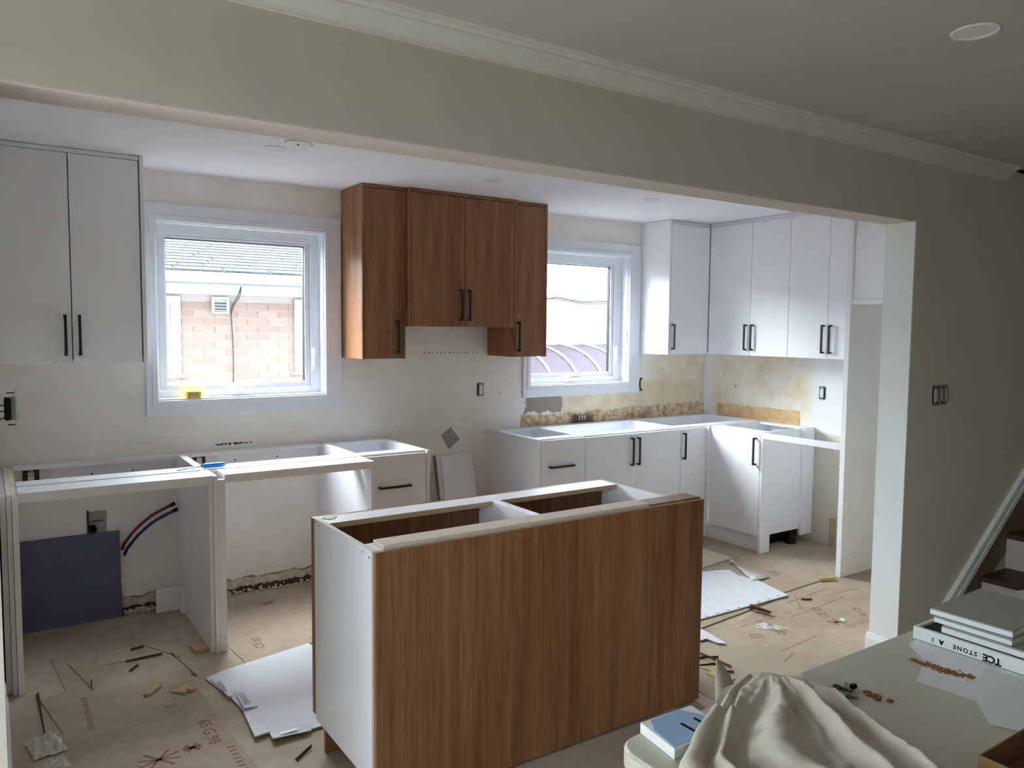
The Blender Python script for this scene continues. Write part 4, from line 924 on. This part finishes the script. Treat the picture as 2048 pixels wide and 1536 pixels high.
# open carton bottom right
t = thing('carton_box', 'brown open cardboard carton at the bottom right corner of the table', 'box', (-3.4, -4.15, TZ))
cx0, cx1, cy0, cy1, cz = -3.660, -3.25, -4.29, -4.041, .80
part('side_wall', 'carton', t, (cx0, cx0+.004, cy0, cy1, TZ+.001, cz)); part('side_wall', 'carton', t, (cx1-.004, cx1, cy0, cy1, TZ+.001, cz))
part('side_wall', 'carton', t, (cx0+.0042, cx1-.0042, cy1-.004, cy1, TZ+.001, cz)); part('side_wall', 'carton', t, (cx0+.0042, cx1-.0042, cy0, cy0+.004, TZ+.001, cz))
part('bottom', 'carton', t, (cx0+.0042, cx1-.0042, cy0+.0042, cy1-.0042, TZ+.001, TZ+.005))

# crumpled cloth: heightfield between a left and a right boundary curve
def lerp(a, b, t): return a+(b-a)*t
def sstep(a, b, x):
    q = max(0, min(1, (x-a)/(b-a))); return q*q*(3-2*q)
from mathutils import noise as mn
Lp = spline([(-3.668, -3.505, 0), (-3.775, -3.540, 0), (-3.865, -3.588, 0), (-3.955, -3.632, 0), (-4.05, -3.675, 0), (-4.13, -3.72, 0), (-4.17, -3.82, 0), (-4.18, -3.97, 0)], 10)
Rp = spline([(-3.560, -3.572, 0), (-3.565, -3.615, 0), (-3.585, -3.67, 0), (-3.615, -3.745, 0), (-3.648, -3.85, 0), (-3.668, -3.93, 0), (-3.69, -4.02, 0), (-3.72, -4.12, 0)], 10)
rows = []; NU = 110
for i, (a, b) in enumerate(zip(Lp, Rp)):
    v = i/(len(Lp)-1); row = []
    for j in range(NU+1):
        u = j/NU; x = lerp(a.x, b.x, u); y = lerp(a.y, b.y, u)
        y -= .045*math.sin(PI*u)*v
        # long folds fanning from the far peak, bending towards the lower right
        wr = mn.noise(Vector((u*2.2, v*1.6, 3.7)))
        q = u*9.5 + 1.4*v*u + 1.9*wr
        ridge = (.5+.5*math.cos(q*2.5+.6))**2.0
        ridge2 = (.5+.5*math.cos(q*5.6+2.3*v+1.0))**2
        amp = (.012+.026*sstep(0, .5, v))
        edge = sstep(.105, .17, u)*sstep(1.0, .90, u)
        rise = sstep(0, .40, v)
        h = .006 + amp*ridge*edge*rise + .012*ridge2*edge*sstep(0, .3, v)*(.4+.8*abs(mn.noise(Vector((u*5, v*3, 9.0)))))
        h += .010*math.sin(PI*min(1, u*1.05))*(1-v)+.012*sstep(0, .2, v)*sstep(.9, .3, v)*math.sin(PI*u) + .016*math.sin(PI*u)*v
        h += .008*mn.noise(Vector((x*16, y*16, 1.3)))*edge + .004*mn.noise(Vector((x*45, y*45, 7.1)))*edge
        # thick smooth roll along the left boundary with a dark crease behind it
        rr_ = u/.10
        if rr_ < 1: h = max(h*.3, .042*math.sqrt(max(0, 1-(2*rr_-1)**2))*(.85+.12*math.sin(v*9+1))*(.35+.65*rise))
        h += .010*math.exp(-((u-.955)/.018)**2)
        if u > .985: h *= (1-u)/.015
        Z_ = TZ+max(.0022, h+.0022)
        # the white foam tray underneath
        Z_ += .026*sstep(-3.70, -3.66, y)*sstep(-4.11, -4.08, x)*sstep(-3.88, -3.92, x)
        if x < -4.148: Z_ -= min(.5, (-4.148-x)*2.5)
        row.append((x, y, Z_))
    rows.append(row)
o = props(grid('drop_cloth', rows, 'cloth', thick=.0012), 'crumpled cream cotton cloth heaped over the near left corner of the table', 'cloth')
tip = [[(-3.845, -3.562, TZ+.012), (-3.80, -3.545, TZ+.030), (-3.765, -3.545, TZ+.032)], [(-3.812, -3.530, TZ+.045), (-3.785, -3.520, TZ+.052), (-3.758, -3.525, TZ+.046)], [(-3.782, -3.505, TZ+.078), (-3.777, -3.503, TZ+.080), (-3.770, -3.505, TZ+.074)]]
grid('folded_corner', tip, 'cloth', o, thick=.0015)

# ------------------------------------------------------------------ stairs on the right
t = thing('staircase', 'dark wooden stairs with white risers behind the table', 'stairs', (-.4, -3.2, 0))
for k in range(9):
    z = .109+.196*k; xf = -1.093+.258*k
    part('tread', 'tread', t, (xf, xf+.29, -3.60, -2.730, z-.028, z), bevel=.004)
    part('riser', 'riser', t, (xf+.022, xf+.034, -3.60, -2.731, z-.196 if k else 0, z-.0285), bevel=0)
def slant(name, xa, xb, zoff0, zoff1, y0, y1, mat, lab=None, sl=.7597):
    def zz(x, o): return .305+(x+.837)*sl+o
    V = []
    for y in (y0, y1): V += [(xa, y, max(0.0, zz(xa, zoff0))), (xb, y, zz(xb, zoff0)), (xb, y, zz(xb, zoff1)), (xa, y, zz(xa, zoff1))]
    return mk(name, V, [(0, 1, 2, 3), (7, 6, 5, 4), (0, 4, 5, 1), (1, 5, 6, 2), (2, 6, 7, 3), (3, 7, 4, 0)], mat, t, label=lab)
slant('skirt_board', -1.22, 1.0, -.42, .068, -2.729, -2.707, 'skirt')
slant('skirt_moulding', -1.22, 1.0, .069, .104, -2.735, -2.707, 'jamb_paint'); slant('skirt_moulding', -1.22, 1.0, .104, .118, -2.727, -2.707, 'jamb_paint'); slant('skirt_moulding', -1.22, 1.0, .118, .160, -2.732, -2.707, 'jamb_paint')
o = props(part('white_board', 'lam_white', None, (-1.148, -1.098, -2.97, -2.95, 0, .245), bevel=.001), 'low white board standing at the foot of the stairs', 'board')

# ------------------------------------------------------------------ neighbour house outside
ht = thing('neighbour_house', 'pale brick house with a grey shingle roof outside the left window', 'house', (-3, 3.2, -.6)); 
HY = 3.01
part('wall', 'mortar', ht, (-9, .25, HY, HY+.2, -.6, 2.0), bevel=0)
part('frieze_board', 'soffit', ht, (-9, .3, HY-.03, HY, 1.895, 2.0), bevel=0)
part('soffit', 'soffit', ht, (-9, .3, 2.53, HY, 1.994, 2.004), bevel=0)
part('fascia', 'gutter', ht, (-9, .3, 2.505, 2.53, 1.985, 2.09), bevel=.002)
part('gutter', 'gutter', ht, [(-9, .3, 2.42, 2.505, 1.99, 1.998), (-9, .3, 2.412, 2.42, 1.99, 2.066), (-9, .3, 2.404, 2.412, 2.058, 2.068)], bevel=.001)
part('roof_deck', 'shingle', ht, [(-9, .3, 2.53, 2.56, 2.07, 2.09)], bevel=0)
sl = .30
V = [(-9, 2.5, 2.085), (.3, 2.5, 2.085), (.3, 6.0, 2.085+3.5*sl), (-9, 6.0, 2.085+3.5*sl)]; V += [(x, y, z-.03) for x, y, z in V]
mk('roof', V, [(0, 1, 2, 3), (7, 6, 5, 4), (0, 4, 5, 1), (1, 5, 6, 2), (2, 6, 7, 3), (3, 7, 4, 0)], 'shingle', ht)
# bricks: window zone singly, rest joined
v, f = boxg((-.094, .094, -.008, .01, 0, .062)); bme = bpy.data.meshes.new('brick'); bme.from_pydata(v, [], f); bme.materials.append(M['brick'])
V, Fc = [], []; cnt = 0
bl, bh = .2, .0735
wins = [(-4.75, -3.705), (-2.640, -1.75)]
for r in range(34):
    z = -.6+.008+r*bh
    for c in range(-24, 2):
        x = c*bl+(bl/2 if r % 2 else 0)
        if z > 1.83 or x > .14: continue
        blocked = any(x+.1 > a and x-.1 < b and z+.06 > 1.13 for a, b in wins)
        if blocked:
            for a, b in wins:
                for e0, e1 in ((x-.094, min(x+.094, a-.002)), (max(x-.094, b+.002), x+.094)):
                    if x+.1 > a and x-.1 < b and e1-e0 > .02: part('brick', 'brick', ht, (e0, e1, HY-.008, HY+.01, z, z+.062), bevel=0)
            continue
        if -3.8 < x < -1.9 and z > .80 and cnt < 280:
            o = bpy.data.objects.new('brick', bme); COL.objects.link(o); o.parent = ht
            o.location = Vector((x, HY+rr.uniform(-.002, .001), z)) - WL[ht.name]; cnt += 1
        else:
            n = len(V); V += [(x+a, HY+b, z+c_) for a, b, c_ in v]; Fc += [tuple(n+i for i in q) for q in f]
# bricks beside the windows (cut ones)
o = mk('brick', V, Fc, 'brick', ht); o['kind'] = 'stuff'
for a, b in wins:
    o = part('window', 'soffit', ht, [(a, a+.09, HY-.035, HY+.01, 1.15, 1.875), (b-.09, b, HY-.035, HY+.01, 1.15, 1.875), (a+.09, b-.09, HY-.035, HY+.01, 1.80, 1.875), (a-.03, b+.03, HY-.05, HY+.01, 1.12, 1.15)], bevel=.003)
    part('pane', 'glass', o, (a+.09, b-.09, HY-.016, HY-.010, 1.15, 1.80), bevel=0); part('blind', 'soffit', o, (a+.09, b-.09, HY-.006, HY+.004, 1.15, 1.80), bevel=0)
vt = part('vent', 'soffit', ht, [(-3.43, -3.405, HY-.035, HY-.008, 1.715, 1.875), (-3.295, -3.27, HY-.035, HY-.008, 1.715, 1.875), (-3.405, -3.295, HY-.035, HY-.008, 1.85, 1.875), (-3.405, -3.295, HY-.035, HY-.008, 1.715, 1.735), (-3.405, -3.295, HY-.012, HY-.008, 1.735, 1.85)], bevel=.001)
for k in range(4): part('louvre', 'soffit', vt, (-3.404, -3.296, HY-.030, HY-.014, 1.742+.028*k, 1.750+.028*k), bevel=0)
part('vent_gap', 'steel_dark', vt, (-3.404, -3.296, HY-.0125, HY-.0122, 1.737, 1.83), bevel=0)
tube('cable', spline([(-3.156, HY-.03, 1.98), (-3.195, HY-.03, 1.874), (-3.242, HY-.03, 1.792), (-3.253, HY-.03, 1.70), (-3.24, HY-.03, 1.374), (-3.244, HY-.03, .9), (-3.24, HY-.03, .2)], 6), .0045, 'rubber', ht, seg=6)
tube('cable', spline([(-3.156, HY-.03, 1.98), (-3.175, HY-.04, 1.88), (-3.225, HY-.03, 1.80), (-3.25, HY-.03, 1.72)], 6), .003, 'rubber', ht, seg=6)
# shingles
v2 = [(-.100, 0, .012), (.100, 0, .012), (.100, .15, .002+.15*sl), (-.100, .15, .002+.15*sl), (-.100, 0, 0), (.100, 0, 0), (.100, .15, -.006+.15*sl), (-.100, .15, -.006+.15*sl)]
f2 = [(0, 1, 2, 3), (7, 6, 5, 4), (0, 4, 5, 1), (1, 5, 6, 2), (2, 6, 7, 3), (3, 7, 4, 0)]
sme = bpy.data.meshes.new('shingle'); sme.from_pydata(v2, [], f2); sme.materials.append(M['shingle'])
V, Fc = [], []; cnt = 0
for r in range(20):
    y = 2.47+r*.125; z = 2.087+(y-2.5)*sl+.004
    for c in range(-43, 1):
        x = c*.208+(r*.07) % .208 + rr.uniform(-.004, .004)
        if -4.1 < x < -2.2 and r < 18 and cnt < 200:
            o = bpy.data.objects.new('shingle', sme); COL.objects.link(o); o.parent = ht; o.location = Vector((x, y, z)) - WL[ht.name]; cnt += 1
        else:
            n = len(V); V += [(x+a, y+b, z+c_) for a, b, c_ in v2]; Fc += [tuple(n+i for i in q) for q in f2]
o = mk('shingle', V, Fc, 'shingle', ht); o['kind'] = 'stuff'
# wing seen through the right window: plain pale siding above an awning
h2 = thing('neighbour_addition', 'pale siding wall with a cable run outside the right window', 'house', (2, 2.9, -.6))
part('wall', 'soffit', h2, (.32, 4.4, 2.97, 3.205, -.6, 2.30), bevel=0)
part('roof_edge', 'gutter', h2, [(.32, 4.4, 2.93, 3.0, 2.305, 2.9)], bevel=.002)
tube('cable', spline([(.35, 2.955, 1.965), (.50, 2.95, 1.971), (.633, 2.95, 1.987), (.986, 2.95, 1.945), (1.462, 2.95, 1.961), (2.2, 2.95, 1.95)], 6), .008, 'rubber', h2, seg=6)
tube('cable', spline([(.35, 2.955, 1.955), (.60, 2.95, 1.968), (.986, 2.95, 1.925), (1.462, 2.95, 1.93), (2.2, 2.95, 1.92)], 6), .005, 'rubber', h2, seg=6)
aw = thing('awning', 'curved smoky awning with white ribs below the right window view', 'awning', (1, 2.7, 1.0))
prof = [(2.96, 1.415), (2.7, 1.385), (2.45, 1.32), (2.28, 1.24), (2.15, 1.14), (2.06, 1.03), (2.01, .90), (1.99, .78)]
grid('sheet', [[(x, y, z) for x in (-.6, 0, .6, 1.2, 1.8, 2.4, 3.0)] for y, z in prof], 'awning', aw, thick=.004)
for k in range(10):
    x = -.46+.36*k
    tube('rib', spline([(x, y-.006, z+.012) for y, z in prof], 2), .013, 'gutter', aw, seg=8)
part('top_rail', 'gutter', aw, (-.62, 3.1, 2.93, 2.965, 1.40, 1.44), bevel=.002)
struct('ground_outside', 'asphalt', [(-30, 30, .17, 40, -.7, -.6), (-40, -7.75, -30, 20, -.7, -.6)], 'concrete driveway outside')
